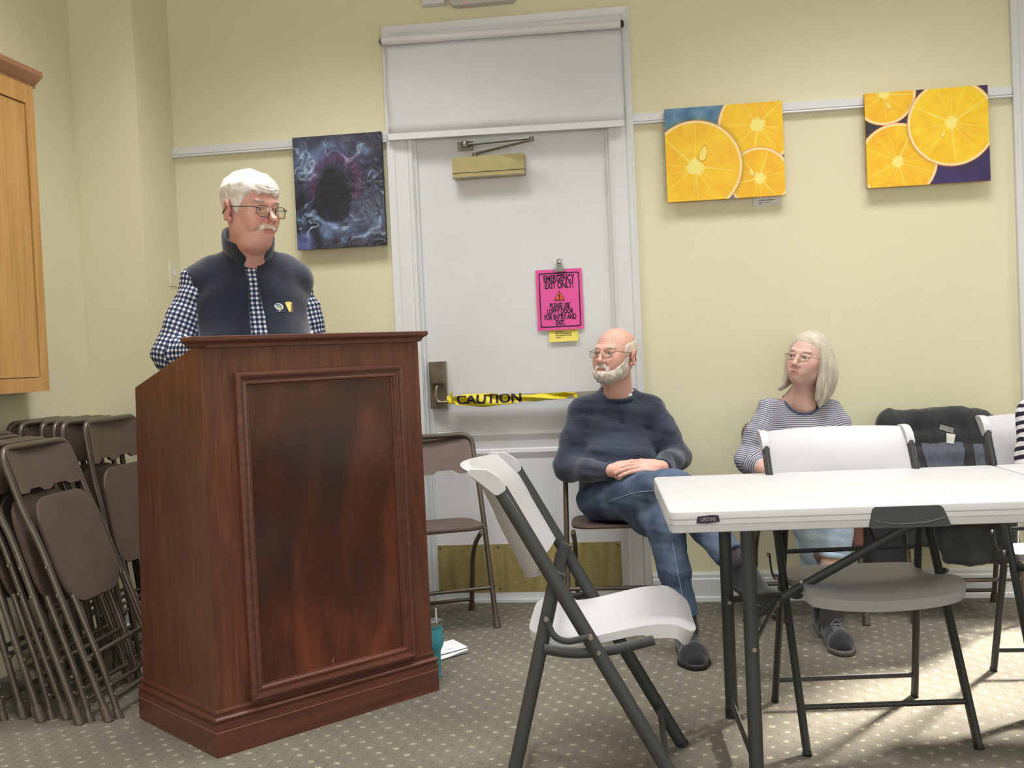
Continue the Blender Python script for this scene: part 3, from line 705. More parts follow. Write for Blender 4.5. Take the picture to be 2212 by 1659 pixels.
# top lip: ogee cornice along the front with short returns
lp = [(0, 1.206), (.006, 1.206), (.010, 1.211), (.014, 1.219), (.024, 1.226), (.026, 1.230), (.026, 1.239), (.020, 1.241), (-.03, 1.241)]
bm = B(); R = []
for (cx, cy, sx, sy) in ((.014, .075, -1, 0), (.014, .012, -1, -1), (W_-.014, .012, 1, -1), (W_-.014, .075, 1, 0)):
    R.append([bm.verts.new((cx+sx*a, cy+sy*a, z-(.022 if sy == 0 else 0)*(z > 1.23 and 0))) for a, z in lp])
for A, Q in zip(R, R[1:]):
    for k in range(len(lp)-1): bm.faces.new((A[k], A[k+1], Q[k+1], Q[k]))
bm.faces.new(R[0][::-1]); bm.faces.new(R[-1]); box(bm, .03, W_-.03, .0, .075, 1.206, 1.2405)
bm_obj('top_lip', bm, M_mahogp, lec, smooth=False)
bm = B(); prism(bm, [(.03, .055, 1.2085), (.03, .46, 1.0985), (.03, .46, 1.1055), (.03, .055, 1.2155)], (W_-.06, 0, 0)); bm_obj('reading_desk', bm, M_mahog, lec)

# ------------------------------------------------------------------ white plastic folding chair. local: +x front, y across, z up
M_poly = plain('white_polyethylene', rgb(178, 177, 180), .45, var=.015, nscale=8, bump=.12, bscale=500, bdist=.0006)
M_blk = plain('black_powdercoat', rgb(52, 51, 51), .5, .1, .05, 60, bump=.08, bscale=700)
M_rivet = plain('rivet_steel', rgb(150, 145, 138), .35, .9)
def white_chair(loc, rz, label):
    c = empty('folding_chair', loc, rz, label, 'chair', 'white folding chairs with black frames')
    # curved plastic back: sides on the posts, middle bowed to the rear, top rolled back
    def back(u, v):   # u -1..1 across, v 0..1 bottom to top
        z = .628+.232*v-.008*(1-v)*0; xp = -.0605-.1635*(z-.505)/.3   # post line
        xp = -.044-(z-.474)*.551
        z2 = z-.055*(1-u**4)*(1-v)
        x = xp-.060*(1-u*u)-.028*max(0, v-.8)/.2+.012
        zz = z2+.008*math.sqrt(max(0, 1-u*u))*(v > .5)
        return (x, u*.236, zz)
    bm = B(); nu, nv = 24, 12
    for s, off in ((0, 0.), (1, -.022)):
        pass
    F_ = [[bm.verts.new(back(-1+2*i/nu, j/nv)) for i in range(nu+1)] for j in range(nv+1)]
    G_ = [[bm.verts.new(Vector(back((-1+2*i/nu)*.985, j/nv))+Vector((-.024, 0, -.004+.0*j))) for i in range(nu+1)] for j in range(nv+1)]
    for j in range(nv):
        for i in range(nu):
            bm.faces.new((F_[j][i], F_[j][i+1], F_[j+1][i+1], F_[j+1][i])); bm.faces.new((G_[j][i], G_[j+1][i], G_[j+1][i+1], G_[j][i+1]))
    for i in range(nu): bm.faces.new((F_[0][i], G_[0][i], G_[0][i+1], F_[0][i+1])); bm.faces.new((F_[nv][i], F_[nv][i+1], G_[nv][i+1], G_[nv][i]))
    for j in range(nv): bm.faces.new((F_[j][0], F_[j+1][0], G_[j+1][0], G_[j][0])); bm.faces.new((F_[j][nu], G_[j][nu], G_[j+1][nu], F_[j+1][nu]))
    bk = bm_obj('backrest', bm, M_poly, c, bevel=.006, seg=2)
    # sleeves over the post tops
    for s in (-1, 1):
        bm = B(); prism(bm, rounded([(-.240, s*.214, .800), (-.214, s*.214, .816), (-.232, s*.214, .846), (-.262, s*.214, .866), (-.306, s*.214, .868), (-.312, s*.214, .860), (-.270, s*.214, .826)], .008, 3, True), (0, s*.024, 0))
        bm_obj('post_sleeve', bm, M_poly, bk, bevel=.004)
    # seat shell: dished, waterfall front
    def seat(u, t):   # t 0 rear .. 1 front
        x = -.185+.425*t; w = .205+.018*t if t < .93 else .205+.018*.93-.02*((t-.93)/.07)**2
        z = .436+.034*sm(.25, .8, t)-.024*max(0, (t-.86)/.14)**2*1.0+.012*max(0, (.12-t)/.12)
        z -= .017*(1-u*u)*float(sm(0, .35, t)); x -= .018*abs(u)**6*float(sm(.7, 1, t)); x += .03*abs(u)**6*float(sm(.2, 0, t))
        return (x, u*w, float(z))
    bm = B(); nu, nt = 20, 22
    A_ = [[bm.verts.new(seat(-1+2*i/nu, j/nt)) for i in range(nu+1)] for j in range(nt+1)]
    def low(u, t):
        p = Vector(seat(u, t)); d = .020+.014*sm(.66, .74, t); p.z -= d
        if t > .9: p.x -= .018*(t-.9)/.1
        return p
    C_ = [[bm.verts.new(low(-1+2*i/nu, j/nt)) for i in range(nu+1)] for j in range(nt+1)]
    for j in range(nt):
        for i in range(nu):
            bm.faces.new((A_[j][i], A_[j+1][i], A_[j+1][i+1], A_[j][i+1])); bm.faces.new((C_[j][i], C_[j][i+1], C_[j+1][i+1], C_[j+1][i]))
    for i in range(nu): bm.faces.new((A_[0][i], A_[0][i+1], C_[0][i+1], C_[0][i])); bm.faces.new((A_[nt][i], C_[nt][i], C_[nt][i+1], A_[nt][i+1]))
    for j in range(nt): bm.faces.new((A_[j][0], C_[j][0], C_[j+1][0], A_[j+1][0])); bm.faces.new((A_[j][nu], A_[j+1][nu], C_[j+1][nu], C_[j][nu]))
    bm_obj('seat', bm, M_poly, c, bevel=.006, seg=2)
    for s in (-1, 1):
        bm = B(); tube(bm, [(-.232, s*.226, .815), (.213, s*.236, .0)], .016, 12, flat=(.0185, .0115), up=(1, 0, 0)); l = bm_obj('leg', bm, M_blk, c)
        bm = B(); tube(bm, [(.2076, s*.236, .010), (.2135, s*.236, -.0)], .017, 10, flat=(.02, .013), up=(1, 0, 0)); bm_obj('foot_cap', bm, M_dark, l)
        for x, z in ((.0005, .410),):
            bm = B(); lathe(bm, [(.006, 0), (.005, .004)] if s > 0 else [(.005, -.004), (.006, 0)], (x-.012+.005, s*(.2365+.006)-(0 if s > 0 else 0)+s*.004, z), 10, 'y'); bm_obj('rivet', bm, M_rivet, l)
        bm = B(); tube(bm, [(-.095, s*.202, .60), (-.112, s*.203, .565), (-.257, s*.222, .0)], .016, 12, flat=(.0175, .0105), up=(1, 0, 0)); l = bm_obj('leg', bm, M_blk, c)
        bm = B(); tube(bm, [(-.2545, s*.222, .010), (-.257, s*.222, .0)], .017, 10, flat=(.019, .012), up=(1, 0, 0)); bm_obj('foot_cap', bm, M_dark, l)
        bm = B(); tube(bm, catmull([(-.142, s*.2175, .414), (-.07, s*.2175, .402), (0, s*.2175, .405), (.07, s*.2175, .417), (.13, s*.2175, .432)], 4), .012, 8, flat=(.013, .006)); bm_obj('seat_rail', bm, M_blk, c)
        bm = B(); tube(bm, rounded([(-.133, s*.2475, .500), (-.115, s*.2475, .452), (-.085, s*.2475, .438), (-.020, s*.2475, .450)], .02, 4), .008, 8, flat=(.0085, .003)); lk = bm_obj('brace_link', bm, M_blk, c)
        for x, z in ((-.131, .497), (-.024, .449)):
            bm = B(); lathe(bm, [(.0075, 0), (.006, .005)] if s > 0 else [(.006, -.005), (.0075, 0)], (x, s*.2505, z), 10, 'y'); bm_obj('rivet', bm, M_rivet, lk)
    bm = B(); tube(bm, [(.150, -.235, .115), (.150, .235, .115)], .0085, 10); bm_obj('crossbar', bm, M_blk, c)
    bm = B(); tube(bm, [(-.2385, -.21, .075), (-.2385, .21, .075)], .0085, 10); bm_obj('crossbar', bm, M_blk, c)
    bm = B(); tube(bm, [(-.128, -.2, .505), (-.128, .2, .505)], .007, 8); bm_obj('crossbar', bm, M_blk, c)
    return c
c1 = white_chair((.45, -2.055, 0), .04, 'white plastic folding chair seen side on in front of the open floor')
def copy_chair(src, loc, rz, label, tilt=None, group=None):
    r = dup_tree(src); r.location = loc
    r.rotation_euler = tilt if tilt else (0, 0, rz)
    r['label'] = label
    if group: r['group'] = group
    return r
copy_chair(c1, (1.203, -1.645, 0), -PI/2+.11, 'white plastic folding chair with open seat facing the table edge')
copy_chair(c1, (1.945, -1.345, 0), -PI/2+.03, 'white plastic folding chair at the right edge under the striped-shirt person')

# ------------------------------------------------------------------ brown metal folding chairs
def brown(name, c, c2, rough=.45): 
    return plain(name, c, rough, .35, .12, 9, bump=.05, bscale=300)
M_brown = brown('brown_enamel', rgb(96, 84, 74), None); M_brown2 = brown('brown_enamel_sheet', rgb(98, 82, 74), None, .5)
M_tubeb = plain('worn_brown_tube', rgb(98, 88, 79), .32, .45, .12, 20)
def seat_sheet(bm, M=None, w0=.178, w1=.196, L=.39, th=.016):
    """seat plate in its own plane: x 0 rear..L front"""
    pts = rounded([(0, -w0, 0), (L*.45, -w1, 0), (L, -w1*.93, 0), (L, w1*.93, 0), (L*.45, w1, 0), (0, w0, 0)], .10, 8, True)
    def rr(sc, z, dz=0): return [bm.verts.new(Vector(((p.x-L/2)*sc+L/2, p.y*sc, z-.010*(1-(p.y/w1)**2)*0))) for p in pts]
    R = [rr(.90, -th*.5), rr(.985, -th), rr(1., -th*.6), rr(.99, -.001), rr(.95, 0), rr(.75, -.004), rr(.4, -.006)]
    for A, Q in zip(R, R[1:]):
        for k in range(len(A)): bm.faces.new((A[k], A[(k+1) % len(A)], Q[(k+1) % len(A)], Q[k]))
    bm.faces.new(R[-1]); bm.faces.new(R[0][::-1])
    if M is not None:
        for v in bm.verts: v.co = M @ v.co
def back_sheet(bm, z0, z1, hw, bow, th=.012, xf=lambda z: 0, slot=True):
    nu, nv = 18, 6; G = []
    for s in (0, 1):
        g = []
        for j in range(nv+1):
            row = []
            for i in range(nu+1):
                u = -1+2*i/nu; v = j/nv; z = z0+(z1-z0)*v
                if j == 0 and slot and .18 < abs(u) < .62: z = z0+.014
                row.append(bm.verts.new((xf(z)-bow*(1-u*u)-th*s, u*hw, z)))
            g.append(row)
        G.append(g)
    F_, H_ = G
    for j in range(nv):
        for i in range(nu): bm.faces.new((F_[j][i], F_[j][i+1], F_[j+1][i+1], F_[j+1][i])); bm.faces.new((H_[j][i], H_[j+1][i], H_[j+1][i+1], H_[j][i+1]))
    for i in range(nu): bm.faces.new((F_[0][i], H_[0][i], H_[0][i+1], F_[0][i+1])); bm.faces.new((F_[nv][i], F_[nv][i+1], H_[nv][i+1], H_[nv][i]))
    for j in range(nv): bm.faces.new((F_[j][0], F_[j+1][0], H_[j+1][0], H_[j][0])); bm.faces.new((F_[j][nu], H_[j][nu], H_[j+1][nu], F_[j+1][nu]))
def metal_chair(loc, rz, label):
    """open chair, +x front"""
    c = empty('metal_folding_chair', loc, rz, label, 'chair', 'open brown metal folding chairs along the back wall')
    hw = .215
    side = [(.20, .0), (.12, .22), (.045, .44), (-.02, .60), (-.085, .70), (-.125, .80)]
    P = [(x, -hw, z) for x, z in side[:-1]]+[(side[-1][0], -hw, side[-1][1]), (side[-1][0], hw, side[-1][1])]+[(x, hw, z) for x, z in side[:-1][::-1]]
    bm = B(); tube(bm, rounded(P, .055, 6), .0115, 10); fr = bm_obj('frame', bm, M_tubeb, c)
    for s in (-1, 1):
        bm = B(); lathe(bm, [(.013, .045), (.0155, .02), (.0165, .0)], (0, 0, 0), 12, M=T(.2+.0, s*hw, 0) @ RY(-.30)); bm_obj('rubber_foot', bm, M_brown, fr)
        bm = B(); lathe(bm, [(.006, 0), (.005, .004*s)], (.140, s*(hw+.011), .165), 8, 'y'); bm_obj('rivet', bm, M_rivet, fr)
        bm = B(); tube(bm, rounded([(.115, s*.185, .395), (.0, s*.185, .335), (-.085, s*.188, .255), (-.10, s*.188, .18), (-.155, s*.188, .0)], .05, 5), .0105, 10); l = bm_obj('leg', bm, M_brown, c)
        bm = B(); lathe(bm, [(.0125, .045), (.015, .02), (.016, .0)], (0, 0, 0), 12, M=T(-.155, s*.188, 0) @ RY(.29)); bm_obj('rubber_foot', bm, M_brown, l)
    bm = B(); tube(bm, [(.142, -hw, .16), (.142, hw, .16)], .0085, 10); bm_obj('crossbar', bm, M_tubeb, c)
    bm = B(); tube(bm, [(-.138, -.188, .055), (-.138, .188, .055)], .0085, 10); bm_obj('crossbar', bm, M_brown, c)
    bm = B(); seat_sheet(bm, T(-.145, 0, .428) @ RY(-.03)); bm_obj('seat', bm, M_brown2, c, bevel=0)
    bm = B(); back_sheet(bm, .635, .79, .205, .028, xf=lambda z: -.04-(z-.635)*.52); bm_obj('backrest', bm, M_brown2, c, bevel=.003)
    return c
mc = metal_chair((-.363, -.345, 0), -1.17, 'open brown metal folding chair partly hidden behind the lectern')
copy_chair(mc, (.43, -.30, 0), -PI/2+.03, 'brown metal folding chair the bearded man in navy sits on')
copy_chair(mc, (1.2, -.27, 0), -PI/2, 'brown metal folding chair the striped-top woman sits on')
copy_chair(mc, (1.82, -.26, 0), -PI/2, 'brown metal folding chair with the black jacket over its back')

def folded_chair(label):
    """folded flat: plane y (width) / z (length); front towards +x"""
    c = empty('folded_metal_chair', (0, 0, 0), 0, label, 'chair', 'folded brown metal chairs leaning in the left corner')
    hw, L = .216, .955
    P = [(0, -hw, .0), (0, -hw, .62), (-.012, -hw, .72), (-.012, -hw, L), (-.012, hw, L), (-.012, hw, .72), (0, hw, .62), (0, hw, 0)]
    bm = B(); tube(bm, rounded(P, .06, 6), .0115, 10); fr = bm_obj('frame', bm, M_tubeb, c)
    for s in (-1, 1):
        bm = B(); lathe(bm, [(.017, -.012), (.0155, .02), (.013, .045)], (0, s*hw, 0), 12); bm_obj('rubber_foot', bm, M_brown, fr)
        for z in (.435, .535): 
            bm = B(); lathe(bm, [(.006, 0), (.005, .006*s)], (0, s*(hw+.010), z), 8, 'y'); bm_obj('rivet', bm, M_rivet, fr)
        bm = B(); lathe(bm, [(.008, 0), (.006, .014)], (0.006, s*hw, .20), 10, 'x'); bm_obj('rivet', bm, M_tubeb, fr)
    P = [(.026, -.186, .42), (.030, -.186, .16), (.020, -.186, -.025)]
    for s in (-1, 1):
        bm = B(); tube(bm, rounded([(x, y*s, z) for x, y, z in P], .05, 4), .0105, 10); l = bm_obj('leg', bm, M_tubeb, c)
        bm = B(); lathe(bm, [(.0165, -.036), (.015, -.01), (.0125, .015)], (.02, -s*.186, 0), 12); bm_obj('rubber_foot', bm, M_brown, l)
        for z in (.06, .095):
            bm = B(); lathe(bm, [(.0045, 0), (.003, .005)], (.036, -s*.186, z), 8, 'x'); bm_obj('rivet', bm, M_rivet, l)
    bm = B(); tube(bm, [(.0, -hw, .205), (.0, hw, .205)], .0085, 10); bm_obj('crossbar', bm, M_tubeb, c)
    bm = B(); tube(bm, [(.03, -.186, .05), (.03, .186, .05)], .0085, 10); bm_obj('crossbar', bm, M_tubeb, c)
    bm = B(); seat_sheet(bm, T(.016, 0, .765) @ RY(PI/2), L=.385); bm_obj('seat', bm, M_brown2, c)
    bm = B(); back_sheet(bm, .79, .945, .206, .024, xf=lambda z: .0); bm_obj('backrest', bm, M_brown2, c, bevel=.003)
    return c
fc = folded_chair('folded brown metal chair at the front of the nearer leaning stack, scuffed seat showing')
fc.location = (-1.222, -1.385, .012); fc.rotation_euler = (0, -.335, .03)
ords = ['second', 'third', 'fourth', 'fifth', 'sixth']
for k in range(5):
    copy_chair(fc, (-1.222-.078*(k+1)+random.uniform(-.008, .008), -1.385+(-.03, .02, -.005, .03, -.02)[k], .012), 0, 'folded brown metal chair, %s from the front of the nearer leaning stack' % ords[k], tilt=(0, -.335+.03*k+(.02, -.01, .0, .01, 0)[k], .03+random.uniform(-.03, .03)))
for k in range(6):
    copy_chair(fc, (-1.44-.068*k, -.79+(0, -.05, .0, .02, -.02, .01)[k], .015), 0, ('folded brown metal chair at the front of the rear stack beside the lectern' if k == 0 else 'folded brown metal chair, %s from the front of the rear stack' % ords[k-1]), tilt=(0, -.135+.004*k, .02+random.uniform(-.008, .008)))

# ------------------------------------------------------------------ white folding tables
TA = .0533
def table(loc, label, L=1.22, legs=True):
    """local x along the long side from the near-left corner, y to the far side"""
    t = empty('folding_table', loc, TA, label, 'table')
    Wd = .762; H = .737
    bm = B()
    lp_ = rounded([(0, 0, 0), (L, 0, 0), (L, Wd, 0), (0, Wd, 0)], .028, 5, True)
    def ring(o, z): 
        out = []
        for p in lp_:
            x = min(max(p.x, .028), L-.028); y = min(max(p.y, .028), Wd-.028); d = Vector((p.x-x, p.y-y, 0)); d = d.normalized() if d.length else d
            if p.x in (0, L) or p.y in (0, Wd): pass
            out.append(bm.verts.new(Vector((p.x, p.y, 0))-d*o+Vector((0, 0, z))))
        return out
    rs = [ring(.006, H), ring(.0018, H-.0016), ring(0, H-.005), ring(.0, H-.019), ring(.002, H-.0195), ring(.002, H-.0215), ring(0, H-.022), ring(0, H-.033), ring(.002, H-.0335), ring(.002, H-.0355), ring(0, H-.036), ring(.002, H-.052), ring(.006, H-.054), ring(.03, H-.050)]
    for A, Q in zip(rs, rs[1:]):
        for k in range(len(A)): bm.faces.new((A[k], Q[k], Q[(k+1) % len(A)], A[(k+1) % len(A)]))
    bm.faces.new(rs[0]); bm.faces.new(rs[-1][::-1])
    top = bm_obj('tabletop', bm, M_poly, t)
    o2_ = top.copy(); COL.objects.link(o2_); o2_.location = (L+.004, 0, 0)
    # black grip recess in the middle of the near long side, let into the rim by a boolean-free cut: plate in front of the rim
    bm = B(); pts = rounded([(.483, 0, .681), (.494, 0, .7335), (.660, 0, .7335), (.682, 0, .681)], .010, 4, True)
    prism(bm, [(p.x, -.0012, p.z) for p in pts], (0, .012, 0)); gp = bm_obj('grip_recess', bm, M_blk, t)
    bm = B(); tube(bm, catmull([(.498, -.0022, .700), (.54, -.0022, .692), (.59, -.0022, .691), (.63, -.0022, .695), (.668, -.0022, .704)], 5), .0008, 5); bm_obj('grip_edge', bm, M_steel, gp)
    if legs:
        # maker's plate with lettering
        bm = B(); pts = rounded([(.066, 0, .7075), (.069, 0, .7245), (.10, 0, .727), (.121, 0, .7265), (.124, 0, .7105), (.095, 0, .7065)], .002, 2, True)
        prism(bm, [(p.x, -.0014, p.z) for p in pts], (0, .003, 0)); pl = bm_obj('maker_plate', bm, M_sink, t)
        text_mesh('maker_lettering', 'LIFETIME', .0125, plain('plate_silver', rgb(150, 145, 150), .4, .5), pl, T(.0955, -.0018, .7165) @ WALLM, sx=.78, ext=0)
        bm = B(); 
        for a in (0, 1): tube(bm, [(.045+.022*a+.006*math.cos(k*.5+a*PI+1.2), .25+.009*math.sin(k*.5+a*PI+1.2), H+.0002) for k in range(6)], .0006, 4)
        bm_obj('surface_scuff', bm, plain('scuff_grey', rgb(190, 188, 184), .6), top)
    def legset(x, dirx):
        for y in (.115, .64):
            bm = B(); tube(bm, [(x, y, .69), (x+.0, y, .02)], .02, 12, flat=(.019, .0125), up=(1, 0, 0)); l = bm_obj('leg', bm, M_blk, t)
            bm = B(); tube(bm, [(x, y, .03), (x, y, .0)], .02, 10, flat=(.0205, .014), up=(1, 0, 0)); bm_obj('foot_cap', bm, M_dark, l)
            for z in (.36,):
                bm = B(); lathe(bm, [(.007, 0), (.006, -.005)], (x+.004, y-.0125, z), 10, 'y'); bm_obj('rivet', bm, M_rivet, l)
        bm = B(); tube(bm, [(x, .115, .66), (x, .64, .66)], .011, 8); bm_obj('leg_brace', bm, M_blk, t); bm = B(); tube(bm, [(x, .115, .05), (x, .64, .05)], .011, 8, flat=(.016, .007)); bm_obj('foot_bar', bm, M_blk, t)
        bm = B(); tube(bm, [(x+dirx*.015, .37, .36), (x+dirx*.12, .37, .43), (x+dirx*.56, .37, .665)], .011, 8, flat=(.013, .005)); tube(bm, [(x+dirx*.01, .13, .37), (x+dirx*.115, .365, .435)], .01, 8, flat=(.010, .004)); tube(bm, [(x+dirx*.01, .625, .37), (x+dirx*.115, .375, .435)], .01, 8, flat=(.010, .004))
        br = bm_obj('folding_brace', bm, M_blk, t)
        bm = B(); tube(bm, [(x+dirx*.112+.004*math.cos(a), .37+.022*math.cos(a), .428+.022*math.sin(a)) for a in [2*PI*k/16 for k in range(16)]], .0016, 6, closed=True); bm_obj('locking_ring', bm, M_rivet, br)
        for dx in (.20,):
            bm = B(); lathe(bm, [(.006, 0), (.005, -.004)], (x+dirx*.175, .364, .476), 10, 'y'); bm_obj('rivet', bm, M_rivet, br)
    legset(.205, 1); legset(2*L-.205, -1)
    bm = B()
    for y in (.115, .64): bm = B(); box(bm, .05, 2*L-.05, y-.008, y+.008, .668, .69); bm_obj('frame_rail', bm, M_blk, t)
    return t
TO = Vector((.6379, -2.2192, 0))
t1 = table(TO, 'white plastic folding table with black legs and a seam across its top', L=1.045)

# ------------------------------------------------------------------ tumbler and papers
tb = empty('tumbler', (-.221, -1.15, 0), 0, 'teal insulated tumbler with straw standing on the carpet behind the lectern', 'cup')
M_teal = plain('teal_powdercoat', rgb(66, 150, 162), .45, .1, .03, 80, bump=.1, bscale=600)
bm = B(); lathe(bm, [(.030, .0), (.034, .002), (.0345, .006), (.0345, .022), (.0338, .024), (.0345, .026), (.036, .085), (.037, .098), (.0385, .104), (.0465, .120), (.0475, .124), (.0475, .182), (.0468, .184), (.0478, .186), (.0482, .196)], seg=32); bm_obj('cup_body', bm, M_teal, tb)
bm = B(); lathe(bm, [(.0484, .196), (.0488, .208), (.0485, .212), (.0465, .2125), (.0455, .206), (.045, .19)], seg=32, caps=False); bm_obj('steel_rim', bm, M_chrome, tb)
li = NT('clear_lid'); li.set(Base_Color=(.75, .85, .85, 1), Roughness=.1, Transmission_Weight=.7); bm = B(); lathe(bm, [(.0452, .196), (.0452, .207), (.035, .207), (.034, .2), (.01, .2)], seg=32); bm_obj('lid', bm, li.m, tb)
bm = B(); tube(bm, [(.026, -.006, .12), (.0275, -.006, .255)], .0032, 10); bm_obj('straw', bm, plain('white_straw', rgb(235, 235, 235), .4), tb)
M_paperw = plain('white_paper', rgb(232, 232, 236), .75, var=.02, nscale=50)
for i, (c, a, zz, lab) in enumerate((((-.262, -.86), .85, .0, 'white folded leaflet on the carpet beside the teal tumbler, lower one'), ((-.268, -.82), .62, .006, 'white folded leaflet on the carpet, upper one with dark print'))):
    e = empty('leaflet', (c[0], c[1], 0), a, lab, 'paper')
    bm = B(); hx, hy = .10, .07; g = [[bm.verts.new((-hx+2*hx*i2/6, -hy+2*hy*j/4, .004+zz+.012*(i2/6)**2)) for i2 in range(7)] for j in range(5)]
    for j in range(4):
        for i2 in range(6): bm.faces.new((g[j][i2], g[j][i2+1], g[j+1][i2+1], g[j+1][i2]))
    g2 = bmesh.ops.duplicate(bm, geom=bm.faces[:])['geom']
    for v in [q for q in g2 if isinstance(q, bmesh.types.BMVert)]: v.co.z = .003+(v.co.z-.004)*.25
    o = bm_obj('sheet', bm, M_paperw, e, smooth=False)
    if i: 
        bm = B(); tube(bm, [(.02, -.03, .0135), (.045, -.035, .016)], .0012, 5); tube(bm, [(.02, -.012, .0135), (.05, -.015, .016)], .0008, 5); bm_obj('print_mark', bm, M_ink, e)

# ------------------------------------------------------------------ black jacket over the chair back (implicit surface with vertical folds)
F = Field((1.5, -.62, .12), (2.1, -.06, .9), .006)
for yy, zz in ((-.130, .78), (-.165, .71), (-.20, .64), (-.225, .57), (-.24, .50)): F.cone((1.62, yy, zz), (1.94, yy, zz), .050, None, .03)
F.rbox((1.78, -.10, .60), (.19, .03, .20), .028, .03)
F.cone((1.60, -.135, .775), (1.97, -.135, .785), .045, .045, .04)
F.cone((1.60, -.15, .76), (1.575, -.19, .50), .045, .04, .05); F.cone((1.575, -.19, .50), (1.60, -.24, .30), .04, .035, .04)
F.cone((1.96, -.15, .76), (1.995, -.19, .50), .045, .04, .05); F.cone((1.995, -.19, .50), (1.99, -.28, .28), .04, .045, .04)
F.rbox((1.78, -.30, .475), (.20, .16, .03), .025, .05)
F.rbox((1.86, -.43, .36), (.14, .03, .13), .025, .05); F.rbox((1.66, -.42, .40), (.07, .022, .10), .02, .05)
F.rbox((1.97, -.36, .36), (.04, .12, .12), .03, .04)
X, Y, Z = F.xyz(); F.F = F.F+.010*vnoise(X*14+Z*2, Y*10, Z*3.5)+.004*vnoise(X*40, Y*30, Z*12)
V, Q = F.mesh(); jk = empty('black_jacket', (1.78, -.12, 0), 0, 'black jacket draped over the metal chair beside the striped-top woman', 'jacket')
M_jk = fabric('black_jacket_cloth', rgb(48, 48, 50), .12, .85, (3, 3, 1)); jb = mesh_obj('jacket_shell', V, Q, M_jk, jk, True)
M_lin = fabric('grey_blue_lining', rgb(82, 88, 100), .16, .6, (6, 6, 1)); 
bvj = BVHTree.FromPolygons([Vector(v) for v in V.tolist()], [tuple(q) for q in Q.tolist()])
def decal(name, bvh, org, dirv, up, grid, mat, parent, off=.0015, th=0.):
    """grid(u,v)->(a,b) metres in the plane; project along dirv on to the surface"""
    d = Vector(dirv).normalized(); u = Vector(up); u = (u-d*u.dot(d)).normalized(); r = u.cross(-d).normalized(); bm = B(); rows = []
    for row in grid:
        rr_ = []
        for a, b in row:
            o_ = Vector(org)+r*a+u*b-d*.3; h = bvh.ray_cast(o_, d, 1.2); p = (h[0] if h[0] else o_+d*.3)-d*off; rr_.append(bm.verts.new(p))
        rows.append(rr_)
    for A, Q_ in zip(rows, rows[1:]):
        for k in range(len(A)-1):
            try: bm.faces.new((A[k], A[k+1], Q_[k+1], Q_[k]))
            except ValueError: pass
    o = bm_obj(name, bm, mat, parent, smooth=True)
    q = parent
    while q is not None: o.location = o.location-q.location; q = q.parent
    return o
def rectgrid(w, h, n=8, m=8, f=lambda a, b: (a, b)): return [[f(-w/2+w*i/n, -h/2+h*j/m) for i in range(n+1)] for j in range(m+1)]
decal('lining_panel', bvj, (1.79, -.17, .625), (0, 1, 0), (0, 0, 1), rectgrid(.15, .15, 12, 12, lambda a, b: (a*(1+.10*math.sin(b*30)), b+.004*math.sin(a*50))), M_lin, jk)
decal('lining_panel', bvj, (1.93, -.2, .62), (0, 1, 0), (0, 0, 1), rectgrid(.04, .14, 6, 12), M_lin, jk)
M_tagw = plain('woven_label', rgb(205, 205, 200), .7)
o1 = decal('care_label', bvj, (1.815, -.17, .755), (0, 1, 0), (.35, 0, 1), rectgrid(.055, .022, 4, 3), plain('grey_label', rgb(120, 120, 118), .7), jk, .004)
o2 = decal('size_label', bvj, (1.825, -.17, .715), (0, 1, 0), (.2, 0, 1), rectgrid(.032, .04, 4, 4, lambda a, b: (a*(1+b*6), b)), M_tagw, jk, .005)
bm = B(); lathe(bm, [(.0045, 0), (.003, -.001)], (1.827, -.176, .708), 8, 'y')
for x in (1.818, 1.827, 1.836): box(bm, x-.003, x+.003, -.1765, -.1755, .722, .726)
tm = bm_obj('label_print', bm, M_ink, o2); tm.location = -jk.location-o2.location*0-Vector((0, 0, 0)); tm.location = -Vector(o2.location)-Vector(jk.location)

# black shoulder bag with ring hanging between the chairs
bg = empty('shoulder_bag', (1.52, -.36, 0), 0, 'black shoulder bag with metal ring between the two metal chairs', 'bag')
F = Field((1.38, -.46, .12), (1.66, -.24, .6), .006); F.rbox((1.52, -.34, .36), (.09, .04, .17), .035, .02); X, Y, Z = F.xyz(); F.F = F.F+.006*vnoise(X*16, Y*16, Z*9)
V, Q = F.mesh(); mesh_obj('bag_body', V, Q, M_jk, bg, True)
M_leather = plain('black_leather', rgb(34, 32, 32), .4, bump=.2, bscale=200)
bm = B(); tube(bm, catmull([(1.40, -.235, .72), (1.415, -.34, .56), (1.433, -.40, .462)], 6), .01, 8, flat=(.011, .003), up=(1, 0, 0)); tube(bm, [(1.445, -.40, .42), (1.47, -.385, .36), (1.49, -.375, .30)], .01, 8, flat=(.011, .004), up=(1, 0, 0)); bm_obj('strap', bm, M_leather, bg).location = -bg.location
bm = B(); tube(bm, [(1.440+.019*math.cos(a), -.402, .441+.019*math.sin(a)) for a in [2*PI*k/20 for k in range(20)]], .0022, 8, closed=True); bm_obj('ring', bm, M_chrome, bg).location = -bg.location
pb = empty('brown_pouch', (1.40, -.33, 0), 0, 'reddish brown leather pouch beside the black shoulder bag', 'bag')
F = Field((1.34, -.42, .2), (1.47, -.24, .56), .006); F.rbox((1.405, -.335, .40), (.028, .05, .11), .022, .02); X, Y, Z = F.xyz(); F.F = F.F+.005*vnoise(X*20, Y*20, Z*12)
V, Q = F.mesh(); mesh_obj('pouch_body', V, Q, plain('red_brown_leather', rgb(120, 84, 76), .55, var=.15, bump=.2, bscale=150), pb, True)
